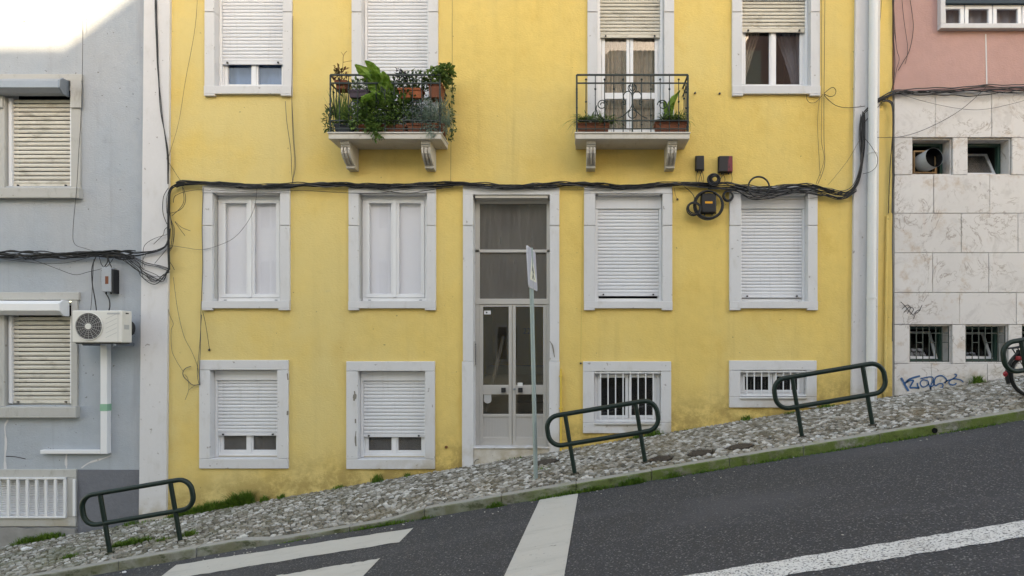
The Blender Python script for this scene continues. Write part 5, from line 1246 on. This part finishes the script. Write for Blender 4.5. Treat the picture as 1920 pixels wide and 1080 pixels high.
fol(t, 'foliage', 'leaf', bushy); fol(t, 'dark_leaves', 'leaf_dark', lambda b: [bush(b, P(760, 188, .34), (.42, .10, .34), 600, .07, .035), bush(b, P(690, 200, .32), (.16, .08, .16), 130, .07, .035)])
fol(t, 'purple_leaves', 'leaf_purple', lambda b: bush(b, P(692, 205, .34), (.09, .06, .13), 70, .08, .045))
t, a, c_ = boxpot(763, 832, 231, 247, .43, .2, 'terracotta', 'long terracotta trough with silvery fine-leaved herb at the bottom right of the planted balcony')
def silver(b):
    for px, py, n, sx in ((775, 232, 70, .14), (808, 230, 130, .16), (835, 236, 60, .08)): blades(b, P(px, py, .36), n, .34, .010, .75, .65, sx, .09)
    bush(b, P(812, 218, .40), (.26, .10, .30), 900, .07, .012, .3); bush(b, P(840, 228, .38), (.10, .12, .20), 200, .06, .010, .4); bush(b, P(775, 218, .38), (.16, .10, .16), 220, .06, .012, .2); bush(b, P(807, 245, .49), (.10, .05, .10), 150, .06, .010, .9)
fol(t, 'foliage', 'leaf_silver', silver)
def vine(b):
    path = catmull([P(838, 140, .40), P(848, 160, .42), P(846, 200, .42), P(850, 235, .40), P(845, 262, .40)], 6)
    b.tube(path, .004, 4)
    for p_ in path: 
        for _ in range(5): leaf(b, p_+rv(.03), rv()+Vector((0, 0, -.3)), .055, .03)
fol(t, 'trailing_vine', 'leaf_dark', vine)
RBG = 'planters on the right balcony'
t, a, c_ = boxpot(1083, 1142, 230, 247, .43, .25, 'terracotta', 'terracotta box with arching grassy leaves at the left end of the right balcony', 'planter', RBG)
fol(t, 'foliage', 'leaf', lambda b: [blades(b, P(1112, 229, .36), 190, .26, .014, 1.3, .75, .22, .07), blades(b, P(1140, 232, .38), 50, .26, .012, 1.3, .9, .07, .05)])
fol(t, 'pale_blades', 'leaf_silver', lambda b: blades(b, P(1106, 230, .40), 26, .22, .012, 1.4, .9, .2, .05))
t, a, c_ = boxpot(1229, 1288, 228, 247, .43, .25, 'terracotta', 'terracotta box with one tall leaf at the right end of the right balcony', 'planter', RBG)
fol(t, 'foliage', 'leaf', lambda b: [blades(b, P(1262, 227, .36), 170, .24, .014, 1.2, .75, .18, .07)])
def tall(b):
    bigleaf(b, P(1246, 222, .34), Vector((.42, 0, 1)), .52, .10); bigleaf(b, P(1252, 224, .34), Vector((-.2, 0, 1)), .34, .08); bigleaf(b, P(1256, 224, .34), Vector((.15, 0, 1)), .30, .07)
fol(t, 'tall_leaf', 'leaf_bright', tall)

# grass and weeds
gb_ = MB(); rg = random.Random(9)
def tuft(x, d, n, h, sx, sd):
    for _ in range(n):
        xx_ = x+rg.gauss(0, sx*.5); dd = max(.012, d+rg.uniform(-sd, sd)); 
        z = gz(xx_, min(dd, KERB)) if dd <= KERB else zw(xx_)-ROADZ
        l = h*rg.uniform(.35, 1.15)*math.exp(-((xx_-x)/(sx+1e-6))**2*.5); a_ = rg.uniform(0, 6.283); k = rg.uniform(.1, .9)*l; w = rg.uniform(.003, .007)
        o = Vector((math.cos(a_), math.sin(a_), 0)); s_ = Vector((-o.y, o.x, 0))*w; p = Vector((xx_, -dd, z-.01))
        gb_.add([p-s_, p+s_, p+o*k*.4+Vector((0, 0, l*.65))+s_*.7, p+o*k*.4+Vector((0, 0, l*.65))-s_*.7, p+o*k+Vector((0, 0, l*.95))], [(0, 1, 2, 3), (3, 2, 4)])
for px, n, h, sx in ((350, 260, .13, .18), (372, 300, .15, .2), (400, 420, .18, .22), (425, 330, .16, .18), (447, 420, .24, .14), (465, 420, .26, .12), (330, 120, .08, .15), (500, 110, .12, .06), (530, 90, .10, .06), (637, 90, .08, .12), (709, 170, .15, .08), (765, 70, .09, .06), (55, 300, .13, .2), (85, 300, .14, .2), (108, 200, .12, .15), (1195, 120, .12, .12), (1225, 160, .14, .14), (1397, 90, .10, .1), (1545, 130, .09, .14), (1828, 200, .15, .09), (250, 130, .08, .16), (285, 60, .05, .2), (1480, 50, .06, .12), (1290, 40, .04, .3), (960, 60, .05, .3)):
    tuft(WX(px), .06, n, h, sx, .06)
def tuft_px(px, py, n, h, sx, sd):
    x, d = pave_at(px, py); tuft(x, d, n, h, sx, sd)
for px, py, n, h, sx, sd in ((222, 1025, 260, .09, .10, .05), (245, 1021, 300, .10, .13, .06), (270, 1015, 220, .08, .13, .05), (355, 1004, 200, .09, .1, .05), (130, 1046, 130, .07, .1, .05), (305, 1013, 90, .06, .1, .04), (1015, 880, 40, .05, .12, .1), (60, 1015, 120, .07, .2, .08)): tuft_px(px, py, n, h, sx, sd)
for px, n, h, sx in ((690, 200, .05, .25), (735, 240, .06, .25), (800, 90, .05, .12), (930, 180, .08, .10), (1020, 120, .06, .15), (1060, 200, .07, .25), (1110, 240, .08, .25), (1180, 220, .10, .16), (1195, 160, .10, .1), (1260, 150, .09, .14), (1330, 150, .05, .3), (1450, 200, .05, .35), (1580, 220, .05, .4), (1700, 220, .05, .4), (1820, 200, .05, .35), (560, 120, .03, .3)):
    tuft(kx(px), KERB+.03, n, h, sx, .025)
tag(gb_.build('grass', M['grass']), 'green grass and weeds growing along the wall foot and the kerb', 'grass', kind='stuff')

# litter
def crumple(px, py, r, label, onroad=True, m='paper'):
    x, d = road_at(px, py) if onroad else pave_at(px, py); z = (zw(x)-ROADZ) if onroad else gz(x, d)+.006
    b = MB(); b.ball((x, -d, z+r*.35), r, 9, 6, (1.2, .9, .45)); b.v = [tuple(Vector(v)+rv(r*.22)) for v in b.v]; b.v = [(v[0], v[1], max(v[2], z+.001)) for v in b.v]
    tag(b.build('litter', M[m]), label, 'litter', 'litter by the kerb')
crumple(288, 1056, .055, 'crumpled white litter on the road below the lowest railing')
crumple(873, 955, .05, 'crumpled white litter by the kerb left of the stop line')
crumple(49, 1032, .06, 'pale litter lying on the cobbles at the far left', False)
crumple(233, 1056+18, .02, 'tiny white scrap of litter near the lower left corner of the road')

# loose grit and leaf crumbs in the gutter
gm = MB(); rq = random.Random(4)
for _ in range(150):
    x = rq.uniform(-9, 8); d = KERB+.02+abs(rq.gauss(0, .16)); z = zw(x)-ROADZ; r = rq.uniform(.004, .011)
    gm.ball((x, -d, z+r*.4), r, 5, 4, (rq.uniform(.8, 1.6), rq.uniform(.7, 1.3), .6))
for _ in range(70):
    x = rq.uniform(-6, 8); d = rq.uniform(KERB+.1, KERB+4); z = zw(x)-ROADZ; r = rq.uniform(.003, .007)
    gm.ball((x, -d, z+r*.4), r, 5, 4, (rq.uniform(.8, 1.6), 1, .6))
tag(gm.build('gravel', M['kerb_crumb']), 'pale grit and crumbs scattered along the gutter', 'gravel', kind='stuff')
